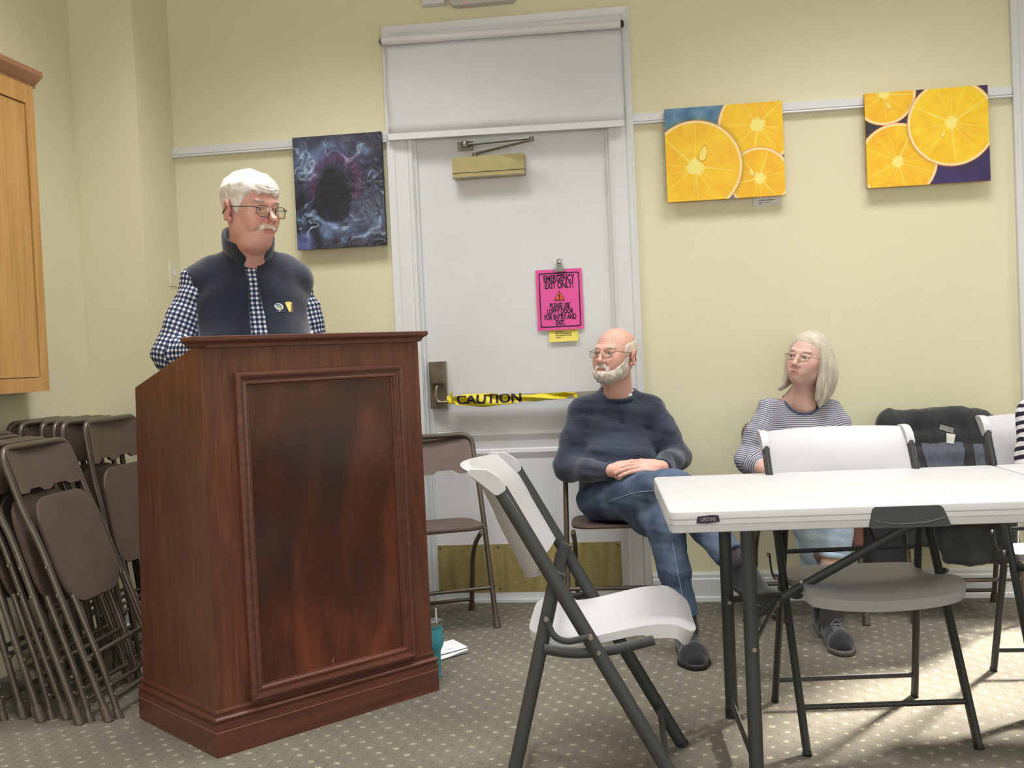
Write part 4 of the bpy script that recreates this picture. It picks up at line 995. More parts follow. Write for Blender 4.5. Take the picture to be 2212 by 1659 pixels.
# ------------------------------------------------------------------ people
def skin_mat(name, c, red=.5):
    m = NT(name); v = m.coord(); n = m.noise(v, 26, 4, .6); n2 = m.noise(v, 320, 2)
    c2 = (min(1, c[0]*1.03), c[1]*.80, c[2]*.78, 1)
    a1 = m.n('ShaderNodeAttribute', _attribute_name='flush'); a2 = m.n('ShaderNodeAttribute', _attribute_name='lip')
    cc = m.mix(m.math('MULTIPLY', m.ramp(n, [(.4, (0, 0, 0, 1)), (.65, (1, 1, 1, 1))]), red), c, c2)
    cc = m.mix(m.math('MULTIPLY', a1.outputs[2], .55), cc, (c[0]*.92, c[1]*.62, c[2]*.60, 1)); m.col(m.mix(m.math('MULTIPLY', a2.outputs[2], .75), cc, (c[0]*.74, c[1]*.48, c[2]*.50, 1)))
    m.set(Roughness=.5, Subsurface_Weight=.12, Subsurface_Scale=.01, Specular_IOR_Level=.4); m.b.inputs['Subsurface Radius'].default_value = (1, .35, .2)
    m.bump(m.math('ADD', n2, m.math('MULTIPLY', n, .8)), .18, .0016); return m.m
def hair_mat(name, c, dark, scale=(260, 260, 14), rough=.5, ks=(38, 38, 38)):
    m = NT(name); v = m.coord(scale=scale); n = m.noise(v, 1., 4, .6, .4); k = m.noise(m.coord(scale=ks), 1, 3)
    f = m.math('ADD', m.math('MULTIPLY', n, .6), m.math('MULTIPLY', k, .4))
    m.col(m.ramp(f, [(.34, dark), (.6, c)])); m.set(Roughness=rough, Specular_IOR_Level=.35, Sheen_Weight=.2); m.bump(f, .8, .004); return m.m
M_eye = plain('eye_white', rgb(206, 200, 194), .25, var=.01); M_iris = plain('iris', rgb(84, 92, 100), .2); M_pup = plain('pupil', rgb(18, 16, 16), .15)
M_lip = plain('lips', rgb(168, 108, 100), .45, var=.04, nscale=120); M_mouth = plain('mouth_dark', rgb(60, 30, 30), .6)
def lens_mat():
    return thin_glass('spectacle_lens', (.95, .96, .95, 1), .05)
M_lens = lens_mat(); M_wire = plain('dark_wire', rgb(58, 52, 52), .3, .8); M_wire2 = plain('pale_wire', rgb(150, 140, 120), .25, .9)

def head_rot(yaw, pitch=0, roll=0):
    """degrees: yaw to the picture's right, pitch up, roll top to the picture's right"""
    return np.array((RY(math.radians(roll)) @ RZ(math.radians(yaw)) @ RX(-math.radians(pitch))).to_3x3())
def head_field(h=.0024, fold=1., lines=1., frown=0., wide=1., jaw=1., nose=1., neck=None, neckr=.056, mouth_open=0., brow=1., cheek=1., ear=1., earless=False, lo=(-.135, -.15, -.22), hi=(.135, .14, .16)):
    F = Field(lo, hi, h); w = wide
    F.ell((0, .016, .034), (.076*w, .096, .087), .01)
    F.ell((0, -.022, .01), (.066*w, .070, .085), .02)
    F.ell((0, -.026, -.045), (.055*w*jaw, .062, .066), .03)
    F.ell((0, -.072, -.091), (.025*jaw, .021, .020), .03)
    for s in (-1, 1):
        F.ell((s*.042*w*jaw, -.012, -.066), (.017, .030, .022), .03)
        F.ell((s*.041*w, -.060, -.022), (.022*cheek, .022, .022), .025)
        F.ell((s*.030*w, -.066, -.050), (.022*cheek, .020, .024), .025)
    if neck is not None:
        nb = np.array(neck); F.cone((0, .022, -.045), nb, neckr, neckr*1.08, .03)
        F.cone((0, -.030, -.085), nb+np.array([0, -.025, 0]), .020, .030, .045)
    F.cone((-.036*w, -.080, .024), (.036*w, -.080, .024), .0125*brow, None, .012)
    F.cone((-.012, -.088, .020), (.012, -.088, .020), .009*brow, None, .012)
    for s in (-1, 1):
        F.ell((s*.032*w, -.105, -.001), (.021, .020, .0155), .014, 's')
        F.ell((s*.032*w, -.0775, .000), (.0170, .0135, .0140), .006)          # lids
        F.cone((s*.018*w, -.092, .010), (s*.046*w, -.083, .009), .0035, .0035, .006)   # upper lid fold
        F.cone((s*.019*w, -.0885, -.012), (s*.045*w, -.080, -.012), .0035, .003, .008)  # bag
        F.ell((s*.032*w, -.0935, -.0002), (.0125, .0095, .0052), .003, 's')   # palpebral opening
    F.chain([(0, -.088, .014), (0, -.100, -.010), (0, -.112*nose-.000, -.032)], [.0075, .0085, .0115], .012)
    for s in (-1, 1): F.ell((s*.0115, -.098, -.037), (.0075, .010, .0075), .007)
    for s in (-1, 1): F.ell((s*.0062, -.106, -.0445), (.0035, .0045, .004), .003, 's')
    mz = -.066
    F.ell((0, -.084, mz+.002), (.028, .014, .022), .02)
    F.chain([(-.026, -.083, mz-.001+frown), (-.015, -.0915, mz+.0025+frown*.5), (-.005, -.0965, mz+.0048), (0, -.0960, mz+.0040), (.005, -.0965, mz+.0048), (.015, -.0915, mz+.0025+frown*.5), (.026, -.083, mz-.001+frown)], [.002, .004, .0044, .0044, .0044, .004, .002], .005)
    F.chain([(-.022, -.084, mz-.004+frown), (-.012, -.0915, mz-.0065-mouth_open), (0, -.0950, mz-.0078-mouth_open), (.012, -.0915, mz-.0065-mouth_open), (.022, -.084, mz-.004+frown)], [.002, .0048, .0055, .0048, .002], .005)
    F.chain([(-.027, -.0865, mz-.002+frown), (-.014, -.0975, mz-.0018-mouth_open*.4), (0, -.1015, mz-.0018-mouth_open*.5), (.014, -.0975, mz-.0018-mouth_open*.4), (.027, -.0865, mz-.002+frown)], [.001, .0014+mouth_open*.4, .0016+mouth_open*.6, .0014+mouth_open*.4, .001], .0015, 's')
    for s in (-1, 1): F.cone((s*.017, -.096, -.040), (s*.033, -.082, -.068), .0022*fold, .0022*fold, .012*fold, 's')
    X, Y, Z = F.xyz(); ax = np.abs(X)   # lines of age
    m = sm(.036, .044, Z)*sm(.080, .070, Z)*sm(.052, .036, ax)*sm(-.045, -.065, Y); F.F = F.F+lines*m*.0011*np.cos((Z+.004*np.cos(X*60))*2*PI/.0105)
    m = np.exp(-((ax-.060)/.010)**2-(Z/.012)**2)*(Y < -.03); F.F = F.F+lines*m*.0010*np.cos(Z*2*PI/.007+ax*120)
    m = np.exp(-((ax-.034)/.016)**2-((Z+.017)/.005)**2)*(Y < -.05); F.F = F.F+lines*m*.0013
    m = sm(-.06, -.09, Z)*sm(.0, -.02, Y)*(Z > -.125); F.F = F.F+lines*m*.0008*vnoise(X*70, Y*70, Z*180)
    F.F = F.F+lines*.0008*vnoise(X*55, Y*55, Z*55)*(Y < .0)
    if not earless:
        for s in (-1, 1):
            M = np.array((RZ(s*.42) @ RX(.20)).to_3x3()).T
            c = np.array((s*.080*w, .014, -.004)); F.ell(c, (.0070*ear, .018*ear, .031*ear), .006, M=M)
            pts = []
            for a in np.linspace(-2.2, 2.4, 12): pts.append(c+np.array((RZ(s*.42) @ RX(.20)).to_3x3()) @ np.array([s*.0055, .0165*ear*math.cos(a+.2), .028*ear*math.sin(a+.2)]))
            F.chain(pts, [.0038]*12, .003)
            F.ell(c+np.array((s*.007, -.004, -.001)), (.0052, .0095, .014), .004, 's')
            F.ell(c+np.array((-s*.004, -.008, -.030)), (.006, .008, .009), .006)
            F.ell(c+np.array((s*.002, -.015, -.004)), (.0035, .005, .006), .004)
    return F
def like(A):
    f = Field(A.lo, A.lo+A.h*2, A.h); f.ax = A.ax; f.F = A.F.copy(); return f
def head_attr(V, w=1.):
    x, y, z = V.T; ax = np.abs(x)
    fl = np.exp(-((ax/.013)**2+((z+.036)/.016)**2+((y+.108)/.02)**2))+.7*np.exp(-(((ax-.043*w)/.02)**2+((z+.028)/.02)**2))*(y < -.03)+.8*sm(.070*w, .078*w, ax)*(np.abs(z+.004) < .05)
    lp = sm(1.1, .75, np.sqrt((ax/.025)**2+((z+.0685+.004*(ax/.025)**2)/.0105)**2))*(y < -.07); return np.clip(fl, 0, 1), lp
def xf(V, R, C, s=1.): return (V*s) @ R.T+np.array(C)
def eyes(parent, R, C, w=1., gaze=(0, 0), s=1.):
    for sx in (-1, 1):
        bm = B(); M = Matrix.Translation(Vector(C)) @ Matrix(R.tolist()).to_4x4() @ T(sx*.032*w*s, -.0765*s, 0) @ RZ(math.radians(gaze[0])) @ RX(-math.radians(gaze[1]))
        prof = [(0, -.0128), (.0022, -.0127), (.0024, -.0127), (.0058, -.0116), (.006, -.0113), (.0098, -.0082), (.0122, -.004), (.0128, 0), (.009, .009), (0, .0128)]
        rings = []
        for r, y in prof: rings.append([bm.verts.new(M @ Vector((r*s*math.cos(2*PI*k/20), y*s, r*s*math.sin(2*PI*k/20)))) for k in range(20)])
        for j, (A, Q) in enumerate(zip(rings, rings[1:])):
            for k in range(20):
                f = bm.faces.new((A[k], A[(k+1) % 20], Q[(k+1) % 20], Q[k])); f.material_index = 2 if j < 2 else (1 if j < 4 else 0)
        o = bm_obj('eye', bm, [M_eye, M_iris, M_pup], parent, smooth=True); o.location = -Vector(parent.location)
def glasses(parent, R, C, wire, w=1., rx=.0215, rz=.0165, squar=2.4, drop=-.004, s=1., ex=.0325, thick=.0011, templez=.010, y0=-.110, half=False):
    M = Matrix.Translation(Vector(C)) @ Matrix(R.tolist()).to_4x4() @ Matrix.Scale(s, 4)
    root_loc = -Vector(parent.location); bm = B(); ell = lambda sx, a: Vector((sx*ex*w+rx*math.copysign(abs(math.cos(a))**(2/squar), math.cos(a)), y0+.006*(abs(sx*ex+rx*math.cos(a)*1.)/.05)**2, drop+rz*math.copysign(abs(math.sin(a))**(2/squar), math.sin(a))))
    for sx in (-1, 1): tube(bm, [ell(sx, 2*PI*k/36) for k in range(36)], thick, 6, closed=True, M=M)
    tube(bm, catmull([(-ex*w+rx, y0+.001, drop+.003), (0, y0-.003, drop+.006), (ex*w-rx, y0+.001, drop+.003)], 5), thick, 6, M=M)
    for sx in (-1, 1):
        xe = ex*w+rx
        tube(bm, catmull([(sx*xe, y0+.005, drop+.006), (sx*(xe+.008), y0+.010, templez), (sx*max(xe+.010, .077*w), -.045, templez+.001), (sx*.0815*w, .0, templez+.002), (sx*.083*w, .016, templez-.002), (sx*.084*w, .034, -.016)], 6), [thick*1.3]*26+[thick*1.8]*5, 6, M=M)
        for q in (0, 1): tube(bm, [(sx*(ex*w-rx+.002), y0+.002, drop-.004), (sx*.010, y0+.010, drop-.010)], thick*.8, 5, M=M)
    g = bm_obj('eyeglasses', bm, wire, parent); g.location = root_loc
    for sx in (-1, 1):
        bm = B(); P = [ell(sx, 2*PI*k/28) for k in range(28)]; c = Vector((sx*ex*w, y0+.003, drop))
        a = [bm.verts.new(M @ (c+(p-c)*.98)) for p in P]; b = [bm.verts.new(M @ (c+(p-c)*.98+Vector((0, .0012, 0)))) for p in P]
        bm.faces.new(a[::-1]); bm.faces.new(b)
        for i in range(28): bm.faces.new((a[i], a[(i+1) % 28], b[(i+1) % 28], b[i]))
        bm_obj('lens', bm, M_lens, g, smooth=False)
def lips(F0, R, C, parent, s=1., mz=-.066, mo=0.):
    pass
def add_hand(F, wrist, dirv, back, side, curl, spread=.0, s=1., thumb=(.35, .2)):
    """wrist point, direction of the fingers, direction of the back of the hand, side=+1 thumb on +cross side. curl: list of 4 totals in radians"""
    x = np.array(dirv, float); x /= np.linalg.norm(x); z = np.array(back, float); z -= x*(z@x); z /= np.linalg.norm(z); y = np.cross(z, x)*side
    W = np.array(wrist, float); P = lambda a, b, c: W+(x*a+y*b+z*c)*s
    M = np.stack([x, y*1., z])
    F.rbox(P(.048, .000, 0), (.040*s, .036*s, .0115*s), .0115*s, .012, M=M)
    F.cone(P(-.01, 0, 0), P(.03, 0, 0), .024*s, .026*s, .02)
    F.ell(P(.028, .026, -.006), (.026*s, .013*s, .014*s), .012, M=M)
    base = [(.086, .028), (.091, .0095), (.087, -.0095), (.078, -.027)]; L = [(.042, .026, .022), (.047, .030, .023), (.043, .028, .022), (.034, .021, .020)]; rr = [.0088, .009, .0086, .0076]
    for i in range(4):
        a = 0; px, pz = base[i][0], .001; pts = [P(base[i][0]-.02, base[i][1]*.96, .0), P(px, base[i][1], pz)]; py = base[i][1]; sp = spread*(1.5-i)
        for j in range(3):
            a += curl[i]*(.38, .38, .24)[j]; px += L[i][j]*math.cos(a); pz -= L[i][j]*math.sin(a); py += L[i][j]*math.sin(sp)*math.cos(a); pts.append(P(px, py, pz))
        F.chain(pts, [rr[i]*s, rr[i]*1.06*s, rr[i]*s, rr[i]*.92*s, rr[i]*.8*s], .0035)
    tp = [P(.014, .024, -.006), P(.040, .046, -.012), P(.064, .052+thumb[0]*.02, -.016-thumb[1]*.01), P(.086, .050+thumb[0]*.03, -.020-thumb[1]*.03)]
    F.chain(tp, [.013*s, .0115*s, .0102*s, .0088*s], .006)
    return P
def arm_uv(V, Q, bones, per):
    """uv in metres/period from the nearest bone (arms, sleeves); bones: (a, b, name, periods round, refdir)"""
    C = V[Q].mean(1); best = np.full(len(V), 1e9); idx = np.zeros(len(V), int)
    for bi, bn in enumerate(bones):
        a, b, rad = np.array(bn[0]), np.array(bn[1]), bn[2]; ab = b-a; t = np.clip(((V-a) @ ab)/(ab@ab), 0, 1); d = np.linalg.norm(V-a-t[:, None]*ab, axis=1)-rad
        m = d < best; best[m] = d[m]; idx[m] = bi
    fi = np.array([np.bincount(r).argmax() for r in idx[Q]]) if len(bones) > 1 else np.zeros(len(Q), int)
    UV = np.zeros((len(Q), 4, 2))
    acc = 0
    for bi, bn in enumerate(bones):
        a, b, rad = np.array(bn[0]), np.array(bn[1]), bn[2]; sel = fi == bi
        if not sel.any(): continue
        P = V[Q[sel]]
        if len(bn) > 4 and bn[4] == 'planar':
            ex, ez = np.array(bn[3][0]), np.array(bn[3][1]); UV[sel, :, 0] = (P @ ex)/per; UV[sel, :, 1] = (P @ ez)/per; continue
        ax = (b-a)/np.linalg.norm(b-a); ref = np.array(bn[3], float); ref -= ax*(ref@ax); ref /= np.linalg.norm(ref); o = np.cross(ax, ref)
        n = max(4, round(2*PI*rad/per)); ang = np.arctan2((P-a) @ o, (P-a) @ ref)/(2*PI); ang = ang[:, :1]+((ang-ang[:, :1]+.5) % 1-.5)
        UV[sel, :, 0] = ang*n; UV[sel, :, 1] = ((P-a) @ ax)/per+bi*.37
    return UV
def set_uv(o, UV):
    l = o.data.uv_layers.new(name='UVMap'); l.data.foreach_set('uv', UV.reshape(-1).astype(np.float32))
def gingham():
    m = NT('gingham_shirt'); tc = m.t.nodes.new('ShaderNodeTexCoord'); S = m.n('ShaderNodeSeparateXYZ', Vector=tc.outputs['UV'])
    st = lambda k: m.math('LESS_THAN', m.math('FRACT', S.outputs[k]), .54)
    a = m.math('MULTIPLY', m.math('ADD', st(0), st(1)), .5); n = m.noise(m.coord(), 900, 2)
    m.col(m.ramp(a, [(0, rgb(232, 230, 232)), (.45, rgb(232, 230, 232)), (.46, rgb(98, 108, 136)), (.9, rgb(98, 108, 136)), (.91, rgb(34, 42, 68))]))
    m.t.nodes['Color Ramp'].color_ramp.interpolation = 'CONSTANT'; m.set(Roughness=.85, Specular_IOR_Level=.2); m.bump(m.math('ADD', n, m.math('MULTIPLY', m.noise(m.coord(), 26, 3), 3)), .3, .003); return m.m
M_ging = gingham()
def stripes(name, base, dark, frac):
    m = NT(name); tc = m.t.nodes.new('ShaderNodeTexCoord'); S = m.n('ShaderNodeSeparateXYZ', Vector=tc.outputs['UV'])
    wob = m.math('MULTIPLY', m.noise(m.coord(), 18, 2), .5)
    f = m.math('LESS_THAN', m.math('FRACT', m.math('ADD', S.outputs[1], wob)), frac); m.col(m.mix(f, base, dark)); m.set(Roughness=.9, Specular_IOR_Level=.2); m.bump(m.noise(m.coord(), 700, 3), .3, .001); return m.m
M_str = stripes('striped_jersey', rgb(190, 186, 192), rgb(84, 90, 120), .45)
M_str2 = stripes('wide_striped_knit', rgb(214, 210, 214), rgb(40, 38, 52), .5)
M_navyfl = fabric('navy_fleece', rgb(31, 37, 54), .10, .95, fine=500, sheen=.5); M_navyfl2 = fabric('navy_fleece_lining', rgb(40, 45, 54), .08, .95, sheen=.4)
M_henley = fabric('navy_henley_jersey', rgb(53, 60, 78), .14, .9, (2, 2, 12), fine=700, sheen=.35)
def denim(name, c, c2):
    m = NT(name); n = m.noise(m.coord(), 9, 4); f = m.noise(m.coord(scale=(700, 700, 120)), 1, 2); k = m.math('ADD', m.math('MULTIPLY', n, .65), m.math('MULTIPLY', f, .35))
    m.col(m.ramp(k, [(.36, c), (.62, c2)])); m.set(Roughness=.88, Specular_IOR_Level=.2); m.bump(k, .4, .003); return m.m
M_jean = denim('blue_denim', rgb(52, 64, 86), rgb(100, 116, 140)); M_jeanl = denim('light_denim', rgb(150, 172, 196), rgb(184, 202, 220)); M_khaki = fabric('dark_trousers', rgb(44, 44, 52), .1)
M_shoe = fabric('black_knit_shoe', rgb(36, 36, 38), .1, .9, fine=1200); M_sole = plain('black_sole', rgb(30, 29, 29), .7); M_sock = fabric('dark_sock', rgb(52, 44, 52), .1)
M_soleg = plain('grey_sole', rgb(92, 88, 84), .7)

def simple_body(F, J, r=1.):
    """coarse continuous figure under the clothes from joints dict"""
    F.chain([J['neck'], J['chest'], J['belly'], J['pelvis']], [.055*r, .10*r, .105*r, .11*r], .05)
    for s in 'LR':
        F.cone(J['chest'], J['sh'+s], .07*r, .042*r, .04); F.chain([J['sh'+s], J['el'+s], J['wr'+s]], [.042*r, .034*r, .024*r], .02)
        F.chain([J['pelvis'], J['hip'+s], J['kn'+s], J['an'+s]], [.09*r, .068*r, .048*r, .032*r], .04); F.cone(J['an'+s], np.array(J['an'+s])*.6+np.array(J['toe'+s])*.4-np.array([0, 0, .03]), .018*r, .015*r, .01)
def bounds(J, pad=.2):
    A = np.array([v for v in J.values()]); return A.min(0)-pad, A.max(0)+pad
def person_mesh(parent, J, heads, hands, mat, r=1.):
    """heads / hands: list of (V,Q) fine patches; returns one body mesh"""
    lo, hi = bounds(J, .16); F = Field(lo, hi, .011); simple_body(F, J, r); V, Q = F.mesh()
    Vs, Qs, n = [V], [Q], len(V); FL, LP = [np.zeros(n)], [np.zeros(n)]
    for t in heads+hands:
        v, q = t[:2]; Vs.append(v); Qs.append(q+n); n += len(v)
        FL.append(t[2][0] if len(t) > 2 else np.zeros(len(v))); LP.append(t[2][1] if len(t) > 2 else np.zeros(len(v)))
    o = mesh_obj('body', np.concatenate(Vs), np.concatenate(Qs), mat, parent, True)
    for nm, a in (('flush', FL), ('lip', LP)): at = o.data.attributes.new(nm, 'FLOAT', 'POINT'); at.data.foreach_set('value', np.concatenate(a).astype(np.float32))
    return o
def shoe(parent, heel, toe, ankle, mat, sole, w=.046, laces=False, up=(0, 0, 1)):
    h, t, a = (np.array(q, float) for q in (heel, toe, ankle)); d = t-h; L = np.linalg.norm(d); d /= L; u = np.array(up, float); u -= d*(u@d); u /= np.linalg.norm(u); y = np.cross(u, d)
    lo = np.minimum(np.minimum(h, t), a)-.1; hi = np.maximum(np.maximum(h, t), a)+.1
    F = Field(lo, hi, .0045); P = lambda x, b, z: h+d*x*L+y*b+u*z
    F.chain([P(.12, 0, .035), P(.45, 0, .034), P(.78, .0, .028), P(.93, .0, .022)], [.034, .037, .042*w/.046, .030*w/.046], .02)
    F.cone(P(.14, 0, .05), a, .036, .037, .03); F.cone(P(.30, 0, .05), a, .028, .034, .03); F.cone(P(.50, 0, .045), P(.22, 0, .085), .03, .03, .03)
    X, Y, Z = F.xyz(); hz = (X-h[0])*u[0]+(Y-h[1])*u[1]+(Z-h[2])*u[2]; k = .004
    F.F = np.maximum(F.F, .012-hz)
    V, Q = F.mesh(); SV, SQ = V, Q; s = mesh_obj('shoe', V, Q, mat, parent, True)
    F = Field(lo, hi, .0045); F.chain([P(.10, 0, .012), P(.45, 0, .012), P(.78, 0, .012), P(.95, 0, .012)], [.036, .038, .046*w/.046, .033*w/.046], .02)
    X, Y, Z = F.xyz(); hz = (X-h[0])*u[0]+(Y-h[1])*u[1]+(Z-h[2])*u[2]; F.F = np.maximum(np.maximum(F.F, hz-.021), .001-hz)
    V, Q = F.mesh(); so_ = mesh_obj('shoe_sole', V, Q, sole, s, True)
    if laces:
        bv = BVHTree.FromPolygons([Vector(v) for v in SV.tolist()], [tuple(q) for q in SQ.tolist()])
        def on(x, b, o=.0015):
            hh = bv.ray_cast(Vector(P(x, b, .25)), -Vector(u)); return (hh[0] if hh[0] else Vector(P(x, b, .08)))+Vector(u)*o
        bm = B()
        for k2 in range(5):
            x = .36+.07*k2
            for sg_ in (-1, 1): tube(bm, [on(x, -.022*sg_), on(x+.015, -.011*sg_, .0035), on(x+.03, 0, .004), on(x+.045, .011*sg_, .0035), on(x+.06, .022*sg_)], .0028, 6)
        tube(bm, [on(.34, -.02), on(.35, 0, .004), on(.34, .02)], .003, 6)
        l = bm_obj('laces', bm, plain('lace_grey', rgb(96, 94, 96), .8), s)
        off = Vector((0, 0, 0)); b = s
        while b is not None: off += b.location; b = b.parent
        l.location = -off
    return s
def trousers(parent, J, mat, rad, name='jeans', pel=(.17, .13, .12), wr=.006, hem=None, per=.006, seedv=0., extra=None):
    pts = [J[k] for k in ('pelvis', 'hipL', 'hipR', 'knL', 'knR', 'anL', 'anR')]
    lo = np.min(pts, 0)-.22; hi = np.max(pts, 0)+.22; lo[2] = max(lo[2], .0); F = Field(lo, hi, per)
    F.ell(J['pelvis'], pel, .03)
    for s in 'LR':
        F.chain([J['hip'+s], (np.array(J['hip'+s])+np.array(J['kn'+s]))/2, J['kn'+s]], [rad[0], rad[0]*.94, rad[1]], .045)
        an = np.array(J['an'+s], float); kn = np.array(J['kn'+s], float); h_ = hem[s] if hem else .9
        F.chain([kn, kn+(an-kn)*h_*.5, kn+(an-kn)*h_], [rad[1], rad[2]*1.05, rad[2]], .03)
    if extra: extra(F)
    X, Y, Z = F.xyz(); F.F = F.F+wr*vnoise(X*13+seedv, Y*13, Z*7)+wr*.6*vnoise(X*30, Y*30+seedv, Z*17)+wr*.4*vnoise(X*9+Z*38, Y*9+Z*12, Z*30)
    for s in 'LR':    # flat-cut hems
        an = np.array(J['an'+s], float); kn = np.array(J['kn'+s], float); h_ = hem[s] if hem else .9; ax = (an-kn)/np.linalg.norm(an-kn); e = kn+(an-kn)*h_
        c = (X-e[0])*ax[0]+(Y-e[1])*ax[1]+(Z-e[2])*ax[2]; near = np.sqrt((X-e[0])**2+(Y-e[1])**2+(Z-e[2])**2) < .076
        F.F = np.where(near, np.maximum(F.F, c), F.F)
    V, Q = F.mesh(); return mesh_obj(name, V, Q, mat, parent, True), V, Q

# ================================================================== man in the fleece vest behind the lectern
p1 = empty('person', (-.84, -1.10, 0), 0, 'person in navy fleece vest and checked shirt standing behind the lectern', 'person')
YB = math.radians(30); fx, fy = math.sin(YB), -math.cos(YB); rx_, ry_ = math.cos(YB), math.sin(YB)   # facing and the wearer's left
def q1(a, b, z): return np.array([-.845+rx_*a+fx*b, -1.10+ry_*a+fy*b, z])   # a to the wearer's left, b forward
S1 = skin_mat('skin_rosy', rgb(214, 168, 156), .6)
H1 = np.array([-.788, -1.20, 1.700]); R1 = head_rot(58, -2, 3); s1 = 1.065
nb = R1.T @ (q1(.0, .005, 1.52)-H1)/s1
F = head_field(.0023, wide=1.04, jaw=.98, nose=1.12, fold=1.25, lines=1.3, frown=.001, neck=nb, neckr=.057, ear=1.12, brow=1.1, lo=(-.14, -.15, -.24), hi=(.14, .15, .16))
F.ell((0, -.040, -.100), (.040, .036, .020), .03); F.ell((0, -.020, -.112), (.045, .045, .024), .03)   # jowl under the chin
head1 = F.F.copy(); K1 = dict(h=.0023, wide=1.04, jaw=.98, earless=True, lo=(-.14, -.15, -.24), hi=(.14, .15, .16)); head1e = head_field(**K1).F; V, Q = F.mesh(); ha1 = head_attr(V, 1.06); hv1 = xf(V, R1, H1, s1)
J1 = dict(neck=q1(0, 0, 1.53), chest=q1(0, -.01, 1.36), belly=q1(0, .02, 1.14), pelvis=q1(0, 0, .95), shL=q1(.172, -.03, 1.452), shR=q1(-.180, -.01, 1.455), elL=q1(.228, -.01, 1.20), elR=q1(-.290, .02, 1.20),
          wrL=q1(.12, .30, 1.205), wrR=q1(-.10, .31, 1.205), hipL=q1(.095, 0, .92), hipR=q1(-.095, 0, .92), knL=q1(.11, .01, .50), knR=q1(-.11, .01, .50), anL=q1(.12, -.02, .09), anR=q1(-.12, -.02, .09), toeL=q1(.15, .14, .03), toeR=q1(-.15, .14, .03))
hands = []
for s, wr, d in ((1, J1['wrL'], (-.5, 1)), (-1, J1['wrR'], (.5, 1))):
    wv = np.array(wr)+np.array([0, 0, .012]); dr = rx_*d[0]+fx*d[1], ry_*d[0]+fy*d[1], -.05
    Fh = Field(wv-.16, wv+.2, .0032); add_hand(Fh, wv, dr, (0, 0, 1), -s, [.6, .65, .7, .75], .03); Fh.cone(wv-np.array(dr)*.05, wv, .026, .025, .01); hands.append(Fh.mesh())
person_mesh(p1, J1, [(hv1, Q, ha1)], hands, S1)
eyes(p1, R1, H1, 1.04, gaze=(14, 0), s=s1); glasses(p1, R1, H1, M_wire, 1.06, rx=.023, rz=.0185, squar=3, drop=-.008, s=s1, y0=-.116, templez=.004)
# hair: short, white, combed forward with a tousled fringe
Fh = like(F); X, Y, Z = Fh.xyz()
zl = np.interp(Y[0, :, 0], [-.12, -.085, -.072, -.052, -.036, -.020, -.010, .004, .026, .040, .060, .12], [.052, .050, .052, .040, .006, -.016, -.012, .026, .022, -.045, -.075, -.080])[None, :, None]
reg = sm(-.004, .006, Z-zl-.006*vnoise(X*60, Y*60, Z*20)); top = sm(.02, .085, Z)
lock = vnoise(X*46+Z*18, Y*22+X*10, Z*40)*.0045+vnoise(X*90+Y*50, Y*46, Z*70)*.0022
T_ = reg*(.004+.013*top+.004*sm(.02, -.07, Y)*top+lock*(.35+.65*top))-.006*(1-reg)
Fh.F = head1e-T_; Fh.F = np.maximum(Fh.F, -(Z+.1)); V, Q2 = Fh.mesh()
mesh_obj('hair', xf(V, R1, H1, s1), Q2, hair_mat('white_hair', rgb(244, 238, 236), rgb(208, 196, 190), (90, 90, 30)), p1, True)
# moustache and eyebrows
def tuft(name, parent, R, C, s, F0, boxes, mat, amp=.002, base=.003):
    Fm = like(F0); X, Y, Z = Fm.xyz(); reg = 0
    for c, r in boxes: reg = np.maximum(reg, sm(1.15, .7, np.sqrt(((X-c[0])/r[0])**2+((Y-c[1])/r[1])**2+((Z-c[2])/r[2])**2)))
    Fm.F = F0.F-(reg*(base+amp*vnoise(X*160, Y*160, Z*60))-.0014*(1-reg)); V, Q = Fm.mesh()
    return mesh_obj(name, xf(V, R, C, s), Q, mat, parent, True)
M_must = hair_mat('white_bristle', rgb(226, 214, 204), rgb(190, 168, 156), (200, 200, 60)); M_brow = hair_mat('grey_brow', rgb(190, 170, 158), rgb(150, 120, 108), (200, 200, 60))
tuft('moustache', p1, R1, H1, s1, F, [((0, -.094, -.0545), (.026, .03, .0075)), ((.024, -.088, -.060), (.013, .03, .010)), ((-.024, -.088, -.060), (.013, .03, .010))], M_must, .0012, .0010)
tuft('eyebrows', p1, R1, H1, s1, F, [((.034, -.088, .026), (.022, .03, .006)), ((-.034, -.088, .026), (.022, .03, .006))], M_brow, .0010, .0008)
# checked shirt (torso + sleeves), vest over it
def torso1(F, off=0., arms=False, k=.06):
    F.ell(q1(0, -.01, 1.35), (.212+off, .132+off, .185+off), k, M=MB1); F.ell(q1(0, .025, 1.15), (.218+off, .165+off, .21+off), k, M=MB1); F.ell(q1(0, .0, .98), (.195+off, .145+off, .14+off), k, M=MB1)
    F.cone(q1(-.12, -.02, 1.49), q1(.12, -.02, 1.49), .056+off, None, k); F.cone(q1(0, -.02, 1.50), q1(0, -.012, 1.57), .078+off, .064+off, .04)
    F.cone(q1(0, -.02, 1.50), q1(-.190, -.015, 1.462), .052+off, .047+off, .04); F.cone(q1(0, -.02, 1.50), q1(.180, -.018, 1.458), .052+off, .047+off, .04)
MB1 = np.array([[rx_, ry_, 0], [-fx, -fy, 0], [0, 0, 1.]])
lo = np.array([-1.34, -1.56, .80]); hi = np.array([-.44, -.86, 1.66])
F = Field(lo, hi, .0062); torso1(F)
for s in 'LR': F.chain([J1['sh'+s], (J1['sh'+s]+J1['el'+s])/2, J1['el'+s]], [.056, .062, .060], .03); F.chain([J1['el'+s], J1['wr'+s]], [.057, .040], .03)
X, Y, Z = F.xyz(); F.F = F.F+.006*vnoise(X*10, Y*10, Z*24)+.004*vnoise(X*26, Y*26+Z*14, Z*40)
